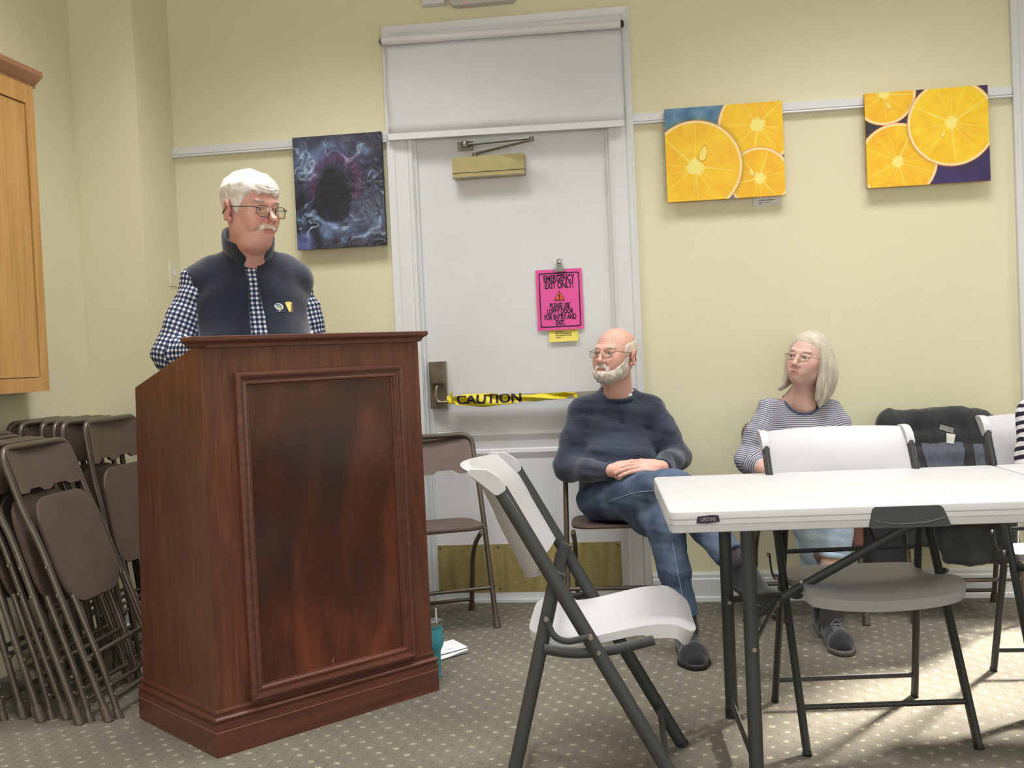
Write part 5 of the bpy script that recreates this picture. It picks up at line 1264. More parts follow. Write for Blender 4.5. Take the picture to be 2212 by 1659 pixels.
V, Q = F.mesh(); sh = mesh_obj('checked_shirt', V, Q, M_ging, p1, True)
bk = (-.5, .8, 0)
bones = [(q1(0, 0, 1.0), q1(0, 0, 1.45), .17, ((rx_*1., ry_*1., 0), (0, 0, 1.)), 'planar')]+[(J1['sh'+s], J1['el'+s], .063, bk) for s in 'LR']+[(J1['el'+s], J1['wr'+s], .05, (0, 0, -1)) for s in 'LR']
set_uv(sh, arm_uv(V, Q, bones, .0172))
F = Field(lo, hi, .0062); torso1(F, .013)
X, Y, Z = F.xyz(); A = (X+.845)*rx_+(Y+1.10)*ry_; Bf = (X+.845)*fx+(Y+1.10)*fy
F.F = F.F+.007*vnoise(X*7, Y*7, Z*5)+.003*vnoise(X*20, Y*20, Z*8)
wv = np.interp(Z[0, 0], [.8, 1.22, 1.33, 1.45, 1.54], [.034, .030, .026, .014, .026])[None, None, :]; cx = np.interp(Z[0, 0], [.8, 1.25, 1.5], [.004, .0, -.004])[None, None, :]
op = np.abs(A-cx)-wv; op = np.where(Bf > 0, op, .2); F.F = np.maximum(F.F, -op)
for sd, (c, ang) in {1: (.232, -.10), -1: (-.232, .10)}.items():   # armholes
    lim = np.interp(Z[0, 0], [1.1, 1.36, 1.42, 1.47, 1.505, 1.53, 1.56], [.196, .198, .202, .212, .228, .245, .27] if sd < 0 else [.212, .220, .232, .240, .250, .26, .27])[None, None, :]; F.F = np.where((Z > 1.17), np.maximum(F.F, sd*A-lim), F.F)
F.F = np.maximum(F.F, .93-Z); V, Q = F.mesh(); vest = mesh_obj('fleece_vest', V, Q, M_navyfl, p1, True)
bvv = BVHTree.FromPolygons([Vector(v) for v in V.tolist()], [tuple(q) for q in Q.tolist()])
# stand collar: open ring, higher at the back
def collar(name, parent, c, rin, h, opening, mat, tilt, th=.008, yaw=YB, flare=.0, n=40, hf=None):
    bm = B(); R = []
    M = T(*c) @ RZ(yaw) @ RX(tilt)
    for i in range(n+1):
        a = -PI/2+opening+(2*PI-2*opening)*i/n; fr = .5-.5*math.sin(a)  # 1 at the front
        hh = h*(1-.15*fr); ring = []
        for (o_, z) in ((0, 0), (th*.5, -.004), (th, 0), (th+flare, hh*.6), (th+flare*1.2, hh), (th*.5+flare*1.2, hh+.004), (flare*1.2, hh), (flare, hh*.6)):
            r = rin+o_; ring.append(bm.verts.new(M @ Vector((r*math.cos(a), r*1.12*math.sin(a), z+.004*math.sin(a*3)))))
        R.append(ring)
    for A_, Q_ in zip(R, R[1:]):
        for k in range(8): bm.faces.new((A_[k], A_[(k+1) % 8], Q_[(k+1) % 8], Q_[k]))
    bm.faces.new(R[0][::-1]); bm.faces.new(R[-1])
    o = bm_obj(name, bm, mat, parent, smooth=True); off = Vector((0, 0, 0)); b = parent
    while b is not None: off += b.location; b = b.parent
    o.location = -off; sub = o.modifiers.new('s', 'SUBSURF'); sub.levels = 1; sub.render_levels = 1; return o
collar('vest_collar', p1, q1(0, -.006, 1.545), .072, .092, .14, M_navyfl, .42, th=.013, flare=.010)
cg = collar('shirt_collar', p1, q1(0, .008, 1.538), .064, .055, .16, M_ging, .42, th=.005, flare=.004)
l = cg.data.uv_layers.new(name='UVMap')
for p in cg.data.polygons:
    for li_ in p.loop_indices: v = cg.data.vertices[cg.data.loops[li_].vertex_index].co; l.data[li_].uv = (math.atan2(v.y+1.1, v.x+.845)*.07/.0172, v.z/.0172)
# embroidered emblems on the wearer's left chest
def blob(rx2, rz2, rot=0., n=10, m=4):
    out = []
    for j in range(m+1):
        r = j/m; out.append([(rx2*r*math.cos(2*PI*i/n)*math.cos(rot)-rz2*r*math.sin(2*PI*i/n)*math.sin(rot), rx2*r*math.cos(2*PI*i/n)*math.sin(rot)+rz2*r*math.sin(2*PI*i/n)*math.cos(rot)) for i in range(n+1)])
    return out
E1 = q1(.080, .2, 1.357); E2 = q1(.118, .2, 1.357); D1 = (-fx, -fy, 0)
def emb(name, org, grid, c, off): return decal(name, bvv, org, D1, (0, 0, 1), grid, plain(name+'_thread', c, .6, var=.04), p1, off)
emb('emblem_oval', E1, blob(.0175, .0125, -.25), rgb(226, 222, 226), .0014)
emb('emblem_sky', E1+np.array([-.002, 0, .005]), blob(.012, .0045, -.3), rgb(70, 104, 176), .0020)
emb('emblem_hills', E1+np.array([.001, 0, -.001]), blob(.013, .0042, -.3), rgb(96, 172, 120), .0022)
emb('emblem_sun', E1+np.array([.000, 0, .0015]), blob(.005, .0022, -.3), rgb(222, 180, 90), .0026)
emb('emblem_red', E1+np.array([.006, 0, -.007]), blob(.002, .002), rgb(220, 80, 70), .0024)
emb('emblem_text', E1+np.array([.006, 0, -.0165]), rectgrid(.036, .0035, 8, 2), rgb(62, 92, 140), .0014)
emb('emblem_dot', E1+np.array([.001, 0, -.0165]), blob(.003, .003), rgb(226, 170, 140), .0020)
def pent(k): return [[(-.014+.028*i/6*(1-j/8*.8)+j/8*.013, .014-.034*j/8+.004*math.sin(PI*i/6)*(1-j/8)) for i in range(7)] for j in range(9)]
emb('emblem_pennant', E2, pent(1), rgb(236, 222, 130), .0016)
emb('emblem_pennant_edge', E2+np.array([.0085, 0, -.004]), [[(.0+.006*i/2-.000*j, .010-.026*j/6+.004*i/2*(1-j/6)) for i in range(3)] for j in range(7)], rgb(170, 130, 100), .0022)
trousers(p1, J1, M_khaki, (.088, .07, .058), 'trousers', (.185, .145, .13))
for s in 'LR':
    h_ = J1['an'+s]*np.array([1, 1, 0])-np.array([fx, fy, 0])*.05; shoe(p1, h_, h_+np.array([fx, fy, 0])*.28, J1['an'+s]+np.array([0, 0, .0]), M_shoe, M_sole)

# ================================================================== bearded man seated on the metal chair, legs crossed, hands folded
p2 = empty('person', (.44, -.32, 0), 0, 'person with white beard in navy henley and jeans seated with hands folded', 'person')
S2 = skin_mat('skin_fair', rgb(218, 174, 160), .5)
H2 = np.array([.452, -.372, 1.122]); R2 = head_rot(-31, 7, 2); s2 = .985
nb = R2.T @ (np.array([.458, -.295, .935])-H2)/s2
F = head_field(.0023, wide=1.04, jaw=1.02, nose=1.0, neck=nb, neckr=.056, mouth_open=.0025, ear=1.1, lo=(-.14, -.16, -.24), hi=(.14, .15, .16))
F.cone((.03, -.01, -.09), tuple(nb+np.array([.01, -.045, .03])), .010, .008, .02); F.cone((-.03, -.01, -.09), tuple(nb+np.array([-.01, -.045, .03])), .010, .008, .02)
hf2 = F; V, Q = F.mesh(); ha2 = head_attr(V, 1.04); hv2 = xf(V, R2, H2, s2)
J2 = dict(neck=(.455, -.28, .94), chest=(.445, -.275, .81), belly=(.44, -.30, .64), pelvis=(.435, -.30, .52), shL=(.592, -.285, .888), shR=(.298, -.295, .892), elL=(.695, -.34, .685), elR=(.232, -.36, .655),
          wrL=(.628, -.575, .668), wrR=(.425, -.565, .658), hipL=(.52, -.34, .505), hipR=(.36, -.35, .515), knL=(.628, -.80, .475), knR=(.672, -.79, .612), anL=(.695, -.86, .10), anR=(.885, -.99, .355), toeL=(.72, -.98, .03), toeR=(.95, -1.1, .25))
J2 = {k: np.array(v) for k, v in J2.items()}
# folded hands: the wearer's right hand below, left hand's fingers laid over and between
hands = []
lo = np.array([.36, -.72, .56]); hi = np.array([.72, -.50, .78])
Fa = Field(lo, hi, .0021)
wa = np.array([.434, -.578, .664]); add_hand(Fa, wa, (.93, -.14, .14), (-.10, -.80, .60), -1, [.75, .75, .8, .85], .05, 1.0, (.1, -.6)); Fa.cone(wa-.07*(J2['wrR']-J2['elR'])/np.linalg.norm(J2['wrR']-J2['elR']), wa, .028, .026, .01); hands.append(Fa.mesh())
Fb = Field(lo, hi, .0021)
wb = np.array([.622, -.588, .672]); add_hand(Fb, wb, (-.93, -.26, .14), (.15, -.62, .75), 1, [.7, .75, .85, .95], .06, .98, (.1, -.3)); Fb.cone(wb-.07*(J2['wrL']-J2['elL'])/np.linalg.norm(J2['wrL']-J2['elL']), wb, .028, .026, .01); hands.append(Fb.mesh())
person_mesh(p2, J2, [(hv2, Q, ha2)], hands, S2)
eyes(p2, R2, H2, 1.04, gaze=(-8, 2), s=s2); glasses(p2, R2, H2, M_wire2, 1.04, rx=.0225, rz=.017, squar=2.2, drop=-.006, s=s2, y0=-.114, templez=.008)
# beard, moustache, fringe of hair
Fm = like(F); X, Y, Z = Fm.xyz(); XA = np.abs(X)
zt = np.interp(Y[0, :, 0], [-.12, -.090, -.078, -.060, -.035, -.012, .004, .02], [-.076, -.076, -.070, -.050, -.030, -.004, -.004, -.05])[None, :, None]
base_e = head_field(.0023, wide=1.04, jaw=1.02, earless=True, neck=nb, neckr=.056, lo=(-.14, -.16, -.24), hi=(.14, .15, .16)).F; base_e = np.where(XA > .062, base_e, F.F)
reg = sm(.004, -.006, Z-zt-.004*vnoise(X*70, Y*70, Z*30))*sm(.012, -.004, Y)*sm(-.135, -.118, Z)*sm(.02, .045, -(Y)-0.0+(Z > -.1)*.06)
mus = sm(1.15, .75, np.sqrt((XA/.030)**2+((Z+.0525-.010*(XA/.03)**2*-1)/.0095)**2))*sm(-.07, -.08, Y)
mus = np.maximum(mus, sm(1.1, .7, np.sqrt(((XA-.030)/.008)**2+((Z+.066)/.016)**2))*sm(-.05, -.06, Y)); reg = np.maximum(reg, mus)
lipm = sm(1.1, .8, np.sqrt((XA/.022)**2+((Z+.070)/.0075)**2))*sm(-.07, -.08, Y); reg = reg*(1-lipm)
thick = .004+.011*sm(-.06, -.10, Z)*sm(-.02, -.07, Y)-.0024*mus
Fm.F = base_e-(reg*(thick+.0022*vnoise(X*90, Y*90, Z*36)+.0012*vnoise(X*200, Y*200, Z*70))-.002*(1-reg)); V, Qb = Fm.mesh()
M_beard = hair_mat('white_beard', rgb(226, 220, 212), rgb(168, 146, 132), (150, 150, 40)); mesh_obj('beard', xf(V, R2, H2, s2), Qb, M_beard, p2, True)
Fm = like(F)
zl = np.interp(Y[0, :, 0], [-.05, -.030, -.012, .004, .026, .040, .12], [.03, .0, -.012, .012, .006, -.045, -.065])[None, :, None]; zh = np.interp(Y[0, :, 0], [-.05, -.02, .05, .12], [.03, .050, .078, .085])[None, :, None]
reg = sm(-.006, .008, Z-zl)*sm(.012, -.012, Z-zh)*sm(-.045, -.028, Y); Fm.F = base_e-(reg*(.0035+.0016*vnoise(X*90, Y*90, Z*50))-.004*(1-reg)); V, Qb = Fm.mesh()
mesh_obj('hair', xf(V, R2, H2, s2), Qb, hair_mat('short_white_hair', rgb(224, 214, 200), rgb(204, 182, 164), (150, 150, 60)), p2, True)
tuft('eyebrows', p2, R2, H2, s2, F, [((.034, -.088, .026), (.022, .03, .005)), ((-.034, -.088, .026), (.022, .03, .005))], M_must, .0010, .0010)
# henley
lo = np.array([.10, -.72, .42]); hi = np.array([.84, -.10, 1.05]); F = Field(lo, hi, .0056)
F.ell((.445, -.275, .815), (.166, .118, .145), .05); F.ell((.442, -.315, .66), (.172, .165, .145), .06); F.ell((.437, -.30, .55), (.170, .145, .09), .05)
F.cone((.33, -.285, .892), (.56, -.28, .892), .050, None, .05); F.cone((.455, -.28, .88), (.456, -.285, .955), .085, .060, .04); F.cone((.455, -.28, .945), (.30, -.29, .895), .045, .045, .04); F.cone((.455, -.28, .945), (.59, -.285, .892), .045, .045, .04)
for s in 'LR': F.chain([J2['sh'+s], (J2['sh'+s]+J2['el'+s])/2, J2['el'+s]], [.055, .058, .054], .03); F.chain([J2['el'+s], (J2['el'+s]+J2['wr'+s])/2, J2['wr'+s]], [.053, .047, .036], .025)
X, Y, Z = F.xyz(); tors = sm(.2, .15, np.abs(X-.44))
F.F = F.F+tors*(.012*vnoise(X*5, Y*5, Z*24+X*3)+.006*vnoise(X*9+3, Y*9, Z*50+X*6))+(1-tors)*(.008*vnoise(X*16+Z*9, Y*16, Z*22)+.003*vnoise(X*38, Y*38, Z*40))
for s in 'LR':
    w_ = J2['wr'+s]; ax = (w_-J2['el'+s])/np.linalg.norm(w_-J2['el'+s]); c = (X-w_[0])*ax[0]+(Y-w_[1])*ax[1]+(Z-w_[2])*ax[2]-.004; F.F = np.where(np.sqrt((X-w_[0])**2+(Y-w_[1])**2+(Z-w_[2])**2) < .075, np.maximum(F.F, c), F.F)
# scoop the neck opening
F.F = np.maximum(F.F, -(np.sqrt(((X-.455)/.070)**2+((Y+.305)/.080)**2+((Z-.988)/.062)**2)-1)*.06)
V, Q = F.mesh(); he = mesh_obj('henley_shirt', V, Q, M_henley, p2, True); bvh2 = BVHTree.FromPolygons([Vector(v) for v in V.tolist()], [tuple(q) for q in Q.tolist()])
M_hen2 = fabric('henley_placket', rgb(50, 58, 80), .06)
decal('placket', bvh2, (.478, -.2, .888), (0, 1, 0), (.03, 0, 1), rectgrid(.026, .088, 4, 12), M_hen2, p2, .003)
for z in (.922, .892, .858):
    h = bvh2.ray_cast(Vector((.478+.03*(z-.888), -.8, z)), Vector((0, 1, 0)))
    if h[0]:
        bm = B(); lathe(bm, [(.0052, 0), (.0045, -.0025)], (h[0].x, h[0].y-.003, z), 10, 'y'); bm_obj('button', bm, M_sink, p2).location = -p2.location
# neckband following the scoop, white undershirt edge at the wearer's left
def ringband(name, parent, fn, r, mat, a0=0., a1=2*PI, n=48, flat=None, bvh=None):
    bm = B(); P = [Vector(fn(a0+(a1-a0)*i/n)) for i in range(n+1)]; tube(bm, P, r, 8, flat=flat); o = bm_obj(name, bm, mat, parent, smooth=True)
    off = Vector((0, 0, 0)); b = parent
    while b is not None: off += b.location; b = b.parent
    o.location = -off; return o
nbf = lambda a: (.456+.072*math.cos(a), -.298+.078*math.sin(a), .954+.020*math.sin(a)-.002*abs(math.cos(a)))
ringband('neckband', p2, nbf, .0075, M_hen2)
ringband('undershirt_edge', p2, lambda a: (.456+.064*math.cos(a), -.300+.070*math.sin(a), .965+.020*math.sin(a)), .0055, plain('undershirt_white', rgb(236, 236, 236), .8), -.75, .35, 14)
for s in 'RL':
    w_ = J2['wr'+s]; e_ = J2['el'+s]; ax = Vector(w_-e_).normalized(); u = ax.cross(Vector((0, 0, 1))).normalized(); v2 = ax.cross(u); c = Vector(w_)+ax*.000
    ringband('sleeve_cuff', p2, lambda a: c+(u*math.cos(a)+v2*math.sin(a))*.0345, .0055, M_hen2)
def ex2(F): F.cone((.40, -.42, .52), (.62, -.74, .60), .07, .06, .05)
tr, V, Q = trousers(p2, J2, M_jean, (.088, .070, .056), 'jeans', (.175, .150, .085), hem=dict(L=.90, R=.88), per=.0058, extra=ex2)
bvj2 = BVHTree.FromPolygons([Vector(v) for v in V.tolist()], [tuple(q) for q in Q.tolist()])
def seam(name, parent, bvh, P, mat, r=.0014, view=(.62, -4.93, 1.15)):
    bm = B(); out = []
    for p in catmull(P, 8):
        d = (Vector(p)-Vector(view)).normalized(); h = bvh.ray_cast(Vector(view), d); out.append(h[0]-d*.0008 if h[0] else Vector(p))
    tube(bm, out, r, 5); o = bm_obj(name, bm, mat, parent, smooth=True); o.location = -Vector(parent.location)
M_seam = plain('denim_seam', rgb(150, 164, 186), .9)
seam('seam', p2, bvj2, [(.40, -.45, .52), (.52, -.60, .575), (.62, -.76, .60), (.66, -.82, .60)], M_seam)
seam('seam', p2, bvj2, [(.655, -.88, .42), (.672, -.90, .30), (.690, -.91, .18)], M_seam)
h_ = np.array([.682, -.790, 0]); shoe(p2, h_, np.array([.722, -1.06, 0]), J2['anL']+np.array([0, .01, 0]), M_shoe, M_sole, w=.056)
aR = J2['anR']; dR = np.array([.50, -.78, -.26]); dR /= np.linalg.norm(dR); hl = aR+np.array([-.035, .03, -.075]); shoe(p2, hl, hl+dR*.28, aR, M_shoe, M_sole, w=.054, up=(.45, -.05, .9))
for s in 'LR':
    k_, a_ = J2['kn'+s], J2['an'+s]; e = k_+(a_-k_)*.86; bm = B(); tube(bm, [Vector(e-(a_-k_)*.06), Vector(a_), Vector(a_+(a_-k_)*.06)], [.045, .043, .043], 16); o = bm_obj('sock', bm, M_sock, p2, smooth=True); o.location = -p2.location

# ================================================================== woman in the striped top
p3 = empty('person', (1.22, -.30, 0), 0, 'person with long grey hair in striped top and light jeans seated by the wall', 'person')
S3 = skin_mat('skin_pale', rgb(212, 176, 164), .4)
H3 = np.array([1.242, -.345, 1.070]); R3 = head_rot(-35, 3, 12); s3 = .955
nb = R3.T @ (np.array([1.218, -.285, .895])-H3)/s3
F = head_field(.0023, wide=1.02, jaw=1.0, nose=1.0, fold=.6, lines=.6, frown=.003, neck=nb, neckr=.050, brow=.8, lo=(-.14, -.16, -.25), hi=(.14, .15, .16))
F.cone(tuple(nb+np.array([0, -.01, .01])), tuple(nb+np.array([.04, -.03, -.02])), .045, .04, .04); F.cone(tuple(nb+np.array([0, -.01, .01])), tuple(nb+np.array([-.04, -.03, -.02])), .045, .04, .04)
hf3 = F; V, Q = F.mesh(); ha3 = head_attr(V, 1.02); hv3 = xf(V, R3, H3, s3)
J3 = dict(neck=(1.22, -.275, .875), chest=(1.21, -.27, .76), belly=(1.21, -.29, .60), pelvis=(1.21, -.30, .50), shL=(1.342, -.27, .842), shR=(1.083, -.29, .860), elL=(1.405, -.34, .63), elR=(.992, -.355, .660),
          wrL=(1.285, -.56, .588), wrR=(1.135, -.585, .590), hipL=(1.29, -.34, .49), hipR=(1.13, -.34, .49), knL=(1.27, -.735, .49), knR=(1.175, -.72, .475), anL=(1.243, -.735, .115), anR=(1.235, -.56, .115), toeL=(1.24, -.85, .03), toeR=(1.24, -.64, .03))
J3 = {k: np.array(v) for k, v in J3.items()}
hands = []; lo = np.array([.94, -.78, .52]); hi = np.array([1.36, -.28, .74])
Fa = Field(lo, hi, .003); wa = J3['wrR']; add_hand(Fa, wa, (.6, -.75, -.02), (0, -.1, 1), -1, [.5, .5, .55, .6], .04, .92); e = J3['elR']; Fa.chain([e, e+(wa-e)*.35, wa], [.040, .037, .024], .02); hands.append(Fa.mesh())
Fa = Field(lo, hi, .003); wa = J3['wrL']; add_hand(Fa, wa, (-.85, -.45, .02), (0, -.1, 1), 1, [.5, .5, .55, .6], .04, .92); Fa.cone(wa+np.array([.05, .08, .02]), wa, .03, .024, .02); hands.append(Fa.mesh())
# the visible shin goes into the same body mesh
Fa = Field((1.15, -.86, .05), (1.35, -.62, .45), .0035); k_, a_ = J3['knL'], J3['anL']; Fa.chain([k_+(a_-k_)*.2, k_+(a_-k_)*.55, a_], [.052, .046, .036], .02); hands.append(Fa.mesh())
person_mesh(p3, J3, [(hv3, Q, ha3)], hands, S3, .92)
eyes(p3, R3, H3, 1.02, gaze=(-16, 4), s=s3); glasses(p3, R3, H3, M_wire2, 1.02, rx=.0225, rz=.0145, squar=2.6, drop=-.006, s=s3, y0=-.112, thick=.0007, templez=.006)
tuft('eyebrows', p3, R3, H3, s3, F, [((.034, -.088, .026), (.022, .03, .004)), ((-.034, -.088, .026), (.022, .03, .004))], M_brow, .001, .0012)
Fm = Field((-.16, -.14, -.25), (.17, .16, .17), .0028); G = head_field(.0028, wide=1.02, earless=True, lo=(-.16, -.14, -.25), hi=(.17, .16, .17)); X, Y, Z = Fm.xyz()
zl = np.interp(Y[0, :, 0], [-.12, -.085, -.060, -.040, -.02, .0, .05, .12], [.074, .072, .055, .030, .0, -.03, -.08, -.10])[None, :, None]
reg = sm(-.006, .006, Z-zl); Fm.F = G.F-(reg*(.0008+.008*sm(.0, .035, Z-zl)+.0012*vnoise(X*160, Y*20, Z*20))-.0035*(1-reg)); Fm.F = np.maximum(Fm.F, -(Z+.13))
for (P, R_) in ((((.060, -.030, .062), (.079, -.020, .01), (.085, -.010, -.05), (.083, -.010, -.11), (.078, .0, -.165)), (.013, .014, .014, .013, .006)),
                (((.070, .01, .05), (.090, .02, -.01), (.092, .025, -.07), (.088, .022, -.13), (.084, .02, -.185)), (.016, .019, .019, .016, .006)),
                (((.05, .06, .04), (.075, .07, -.03), (.08, .075, -.10), (.075, .07, -.17)), (.03, .032, .026, .006)),
                (((-.060, -.030, .055), (-.077, -.022, .0), (-.080, -.012, -.06), (-.078, -.015, -.11), (-.092, -.03, -.142)), (.012, .012, .010, .007, .003)),
                (((-.07, .02, .03), (-.082, .03, -.05), (-.085, .02, -.11), (-.100, -.01, -.15)), (.018, .016, .012, .003)),
                (((0, .09, .02), (0, .10, -.06), (0, .09, -.14)), (.05, .045, .03)),
                (((-.05, .07, .03), (-.06, .075, -.06), (-.06, .065, -.14)), (.03, .028, .015))):
    P4 = np.concatenate([np.array(P, float), np.array(R_)[:, None]], 1); n_ = len(P4); tt = np.linspace(0, n_-1, (n_-1)*6+1); PP = []
    for t in tt:
        i = min(int(t), n_-2); f = t-i; a, b, c, d = P4[max(i-1, 0)], P4[i], P4[i+1], P4[min(i+2, n_-1)]
        PP.append(.5*(2*b+(c-a)*f+(2*a-5*b+4*c-d)*f*f+(3*b-a-3*c+d)*f**3))
    PP = np.array(PP); Fm.chain(PP[:, :3], np.maximum(PP[:, 3], .003), .012)
X, Y, Z = Fm.xyz(); low = sm(.03, -.03, Z); WXc, WYc, WZc = (R3[i, 0]*X+R3[i, 1]*Y+R3[i, 2]*Z for i in range(3)); Fm.F = Fm.F+low*(.0020*vnoise(WXc*90, WYc*90, WZc*2.)+.0012*vnoise(WXc*260, WYc*260, WZc*4.)); V, Qh = Fm.mesh()
mesh_obj('long_hair', xf(V, R3, H3, s3), Qh, hair_mat('ash_grey_hair', rgb(214, 206, 192), rgb(168, 154, 136), (260, 260, 5), ks=(70, 70, 3)), p3, True)
lo = np.array([.86, -.74, .42]); hi = np.array([1.52, -.10, .98]); F = Field(lo, hi, .0056)
F.ell((1.21, -.27, .775), (.148, .115, .13), .05); F.ell((1.205, -.315, .715), (.125, .10, .07), .05); F.ell((1.21, -.305, .60), (.155, .145, .13), .06); F.ell((1.21, -.30, .52), (.165, .14, .08), .05)
F.cone((1.10, -.28, .862), (1.32, -.265, .848), .046, None, .05); F.cone((1.215, -.272, .85), (1.22, -.275, .90), .075, .055, .04)
eR = J3['elR']; J3c = eR+(J3['wrR']-eR)*.22
F.chain([J3['shR'], (J3['shR']+eR)/2, eR, J3c], [.056, .060, .056, .050], .03); F.chain([J3['shL'], J3['elL'], J3['elL']+(J3['wrL']-J3['elL'])*.6], [.054, .052, .045], .03)
X, Y, Z = F.xyz(); tors = sm(.17, .12, np.abs(X-1.21)); F.F = F.F+tors*(.005*vnoise(X*8, Y*8, Z*18))+(1-tors)*(.006*vnoise(X*14+Z*9, Y*14, Z*22)+.004*vnoise(X*30, Y*30, Z*44))
F.F = np.maximum(F.F, -(np.sqrt(((X-1.222)/.082)**2+((Y+.32)/.085)**2+((Z-.930)/.085)**2)-1)*.07)
V, Q = F.mesh(); tp_ = mesh_obj('striped_top', V, Q, M_str, p3, True)
bones = [((1.21, -.28, .52), (1.21, -.28, .85), .14, ((1, 0, 0), (.06, .30, 1.0)), 'planar')]+[(J3['sh'+s], J3['el'+s], .057, (.0, .9, .2)) for s in 'LR']+[(J3['el'+s], J3['wr'+s], .05, (0, 0, -1)) for s in 'LR']
set_uv(tp_, arm_uv(V, Q, bones, .0090))
bvt3 = BVHTree.FromPolygons([Vector(v) for v in V.tolist()], [tuple(q) for q in Q.tolist()])
M_trim = fabric('navy_neck_trim', rgb(70, 84, 122), .05)
nbp = []
for i in range(29):
    a = PI+PI*i/28; x = 1.222+.079*math.cos(a); z = .923+.074*math.sin(a); h = bvt3.ray_cast(Vector((x, -1.2, z-.006)), Vector((0, 1, 0))); nbp.append(Vector((x, (h[0].y if h[0] else -.3)-.001, z)))
bm = B(); tube(bm, nbp, .004, 8); bm_obj('neck_trim', bm, M_trim, p3, smooth=True).location = -p3.location
trousers(p3, J3, M_jeanl, (.082, .066, .056), 'light_jeans', (.165, .145, .08), hem=dict(L=.40, R=.62), per=.0058, seedv=5.)
k_, a_ = J3['knL'], J3['anL']; e = Vector(k_+(a_-k_)*.40); ax = Vector(a_-k_).normalized(); u = ax.cross(Vector((0, 1, 0))).normalized(); v2 = ax.cross(u)
ringband('jeans_hem', p3, lambda a: e-ax*.004+(u*math.cos(a)+v2*math.sin(a))*.0555, .006, M_jeanl, flat=(.011, .0035))
bm = B(); R = []
M_sk = [plain('sock_'+n, c, .9) for n, c in (('salmon', rgb(214, 160, 138)), ('beige', rgb(206, 188, 168)), ('charcoal', rgb(60, 56, 58)), ('orange', rgb(206, 120, 84)))]
pr = [(.0, 0), (.05, 1), (.11, 0), (.15, 3), (.18, 2), (.25, 1), (.28, 2), (.62, 2), (1., 2)]
bm2 = B(); tube(bm2, [Vector(J3['knR']+(J3['anR']-J3['knR'])*q) for q in (.5, .7, 1., 1.12)], [.050, .047, .042, .042], 16); bm_obj('sock', bm2, M_sock, p3, smooth=True).location = -p3.location; t0, t1_ = .42, 1.12
for i in range(len(pr)):
    t = t0+(t1_-t0)*pr[i][0]; c = Vector(k_+(a_-k_)*t); r = .0485-.007*(t-t0)/(t1_-t0)+(.0015 if pr[i][1] == 1 else 0); R.append([bm.verts.new(c+(u*math.cos(q*2*PI/24)+v2*math.sin(q*2*PI/24))*r) for q in range(24)])
for i, (A, Q_) in enumerate(zip(R, R[1:])):
    for q in range(24): f = bm.faces.new((A[q], A[(q+1) % 24], Q_[(q+1) % 24], Q_[q])); f.material_index = pr[i][1]
bm_obj('striped_sock', bm, M_sk, p3, smooth=True).location = -p3.location
h_ = np.array([1.243, -.665, 0]); shoe(p3, h_, np.array([1.258, -.905, 0]), a_+np.array([0, .01, 0]), M_shoe, M_soleg, w=.047, laces=True)
h_ = np.array([1.235, -.49, 0]); shoe(p3, h_, np.array([1.25, -.64-.09, 0])*np.array([1, 1, 0])+np.array([0, .06, 0]), J3['anR'], M_shoe, M_soleg, w=.044)

# ================================================================== person at the right edge in the wide striped knit
p4 = empty('person', (2.03, -1.28, 0), 0, 'person in black and white striped knit seated at the right edge', 'person')
H4 = np.array([2.00, -1.30, 1.17]); R4 = head_rot(10, 0, 0); nb = R4.T @ (np.array([2.03, -1.25, .96])-H4)
F = head_field(.0034, neck=nb, neckr=.052, lo=(-.14, -.16, -.24), hi=(.14, .15, .16)); hf4 = F; V, Q = F.mesh(); hv4 = xf(V, R4, H4)
J4 = {k: np.array(v) for k, v in dict(neck=(2.03, -1.24, .95), chest=(2.03, -1.24, .83), belly=(2.03, -1.25, .67), pelvis=(2.03, -1.25, .54), shL=(2.19, -1.25, .88), shR=(1.822, -1.25, .88), elL=(2.24, -1.34, .66), elR=(1.800, -1.30, .665),
          wrL=(2.12, -1.56, .62), wrR=(1.97, -1.56, .62), hipL=(2.11, -1.29, .53), hipR=(1.95, -1.29, .53), knL=(2.15, -1.66, .52), knR=(1.93, -1.62, .52), anL=(2.17, -1.60, .10), anR=(2.02, -1.60, .10), toeL=(2.18, -1.7, .03), toeR=(2.04, -1.7, .03)).items()}
hands = []
for s, sd, d in (('R', -1, (.8, -.5, -.1)), ('L', 1, (-.8, -.5, -.1))):
    w_ = J4['wr'+s]; Fa = Field(w_-.16, w_+.16, .0036); add_hand(Fa, w_, d, (0, 0, 1), sd, [.5]*4, .04, .93); hands.append(Fa.mesh())
person_mesh(p4, J4, [(hv4, Q)], hands, S3, .9); eyes(p4, R4, H4)
Fm = like(F); X, Y, Z = Fm.xyz(); zl = np.interp(Y[0, :, 0], [-.12, -.085, -.05, -.02, .0, .05, .12], [.06, .058, .04, .0, -.03, -.07, -.08])[None, :, None]
reg = sm(-.006, .006, Z-zl); Fm.F = F.F-(reg*(.012+.004*vnoise(X*60, Y*60, Z*30))-.008*(1-reg)); V, Qh = Fm.mesh(); mesh_obj('hair', xf(V, R4, H4), Qh, hair_mat('brown_hair', rgb(120, 100, 84), rgb(70, 56, 46)), p4, True)
F = Field((1.74, -1.72, .44), (2.34, -1.04, 1.02), .0075)
F.ell((2.005, -1.24, .81), (.165, .12, .14), .05); F.ell((2.03, -1.26, .65), (.165, .14, .13), .06); F.ell((2.03, -1.25, .56), (.165, .135, .08), .05); F.cone((1.87, -1.24, .885), (2.16, -1.24, .885), .05, None, .05); F.cone((2.03, -1.24, .88), (2.03, -1.24, .94), .07, .055, .04)
for s in 'LR': F.chain([J4['sh'+s], J4['el'+s], J4['wr'+s]], [.058, .054, .038], .03)
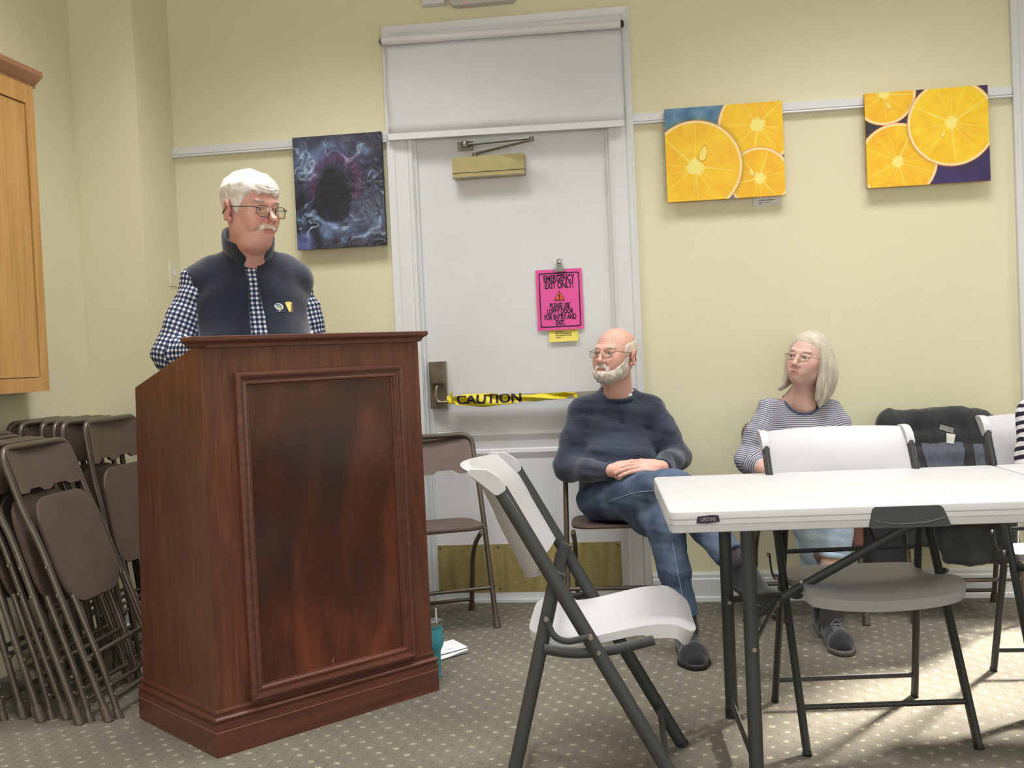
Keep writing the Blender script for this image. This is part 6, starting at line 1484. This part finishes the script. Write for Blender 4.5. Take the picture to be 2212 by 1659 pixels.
X, Y, Z = F.xyz(); F.F = F.F+.006*vnoise(X*12, Y*12, Z*20); V, Q = F.mesh(); k4 = mesh_obj('striped_knit', V, Q, M_str2, p4, True)
set_uv(k4, arm_uv(V, Q, [((2.03, -1.24, .56), (2.03, -1.24, .9), .15, ((1, 0, 0), (.15, 0, 1)), 'planar')]+[(J4['sh'+s], J4['el'+s], .057, (0, .9, .2)) for s in 'LR']+[(J4['el'+s], J4['wr'+s], .05, (0, 0, -1)) for s in 'LR'], .028))
trousers(p4, J4, M_khaki, (.086, .068, .05), 'trousers', (.17, .145, .085), per=.008)
for s in 'LR': h_ = J4['an'+s]*np.array([1, 1, 0])+np.array([0, .06, 0]); shoe(p4, h_, h_+np.array([.02, -.25, 0]), J4['an'+s], M_shoe, M_sole)
# ------------------------------------------------------------------ light: recessed ceiling troffers, sun through the right window, added fill behind the camera
SC.view_settings.view_transform = 'Standard'; SC.view_settings.look = 'None'; SC.view_settings.gamma = 1; SC.view_settings.use_curve_mapping = False
SC.view_settings.exposure = -0.90
w = bpy.data.worlds.new('world'); SC.world = w; w.use_nodes = True
w.node_tree.nodes['Background'].inputs[0].default_value = (.75, .85, 1, 1); w.node_tree.nodes['Background'].inputs[1].default_value = 1.6
def troffer(x, y, e=1., first=[0]):
    t = empty('ceiling_light', (x, y, ZC), 0, 'recessed ceiling light panel, outside the picture', 'light', 'ceiling light panels')
    bm = B()
    for a in ((-.62, .62, -.32, -.30), (-.62, .62, .30, .32), (-.62, -.60, -.30, .30), (.60, .62, -.30, .30)): box(bm, a[0], a[1], a[2], a[3], -.02, -.001)
    bm_obj('frame', bm, M_white, t)
    l = bpy.data.lights.new('troffer', 'AREA'); l.shape = 'RECTANGLE'; l.size = 1.18; l.size_y = .58; l.energy = 54*e; l.color = (1., .985, .96); l.spread = math.radians(SPREAD)
    lo = bpy.data.objects.new('lamp', l); link(lo, t); lo.location = (0, 0, -.022)
SPREAD = 108
for x in (-.6, 1.5, 3.6):
    for y in (-1.15, -3.1, -5.0, -6.9): troffer(x, y, .85 if y > -2 else 1.)
bl_ = bpy.data.lights.new('front_fill', 'AREA'); bl_.shape = 'RECTANGLE'; bl_.size = 5.; bl_.size_y = 1.5; bl_.energy = 210; bl_.color = (.92, .96, 1.)
bo = bpy.data.objects.new('front_fill_light', bl_); link(bo); bo.location = (1.6, YF+.05, 1.65); bo.rotation_euler = (PI/2, 0, 0)  # added fill behind the camera to brighten upright surfaces; no windows modelled there
sun = bpy.data.lights.new('sun', 'SUN'); sun.energy = 130.; sun.angle = math.radians(7); sun.color = (1., .93, .82)
so = bpy.data.objects.new('sun', sun); link(so); dv = Vector((-.66, -.75, -.58)); so.rotation_euler = dv.to_track_quat('-Z', 'Y').to_euler()
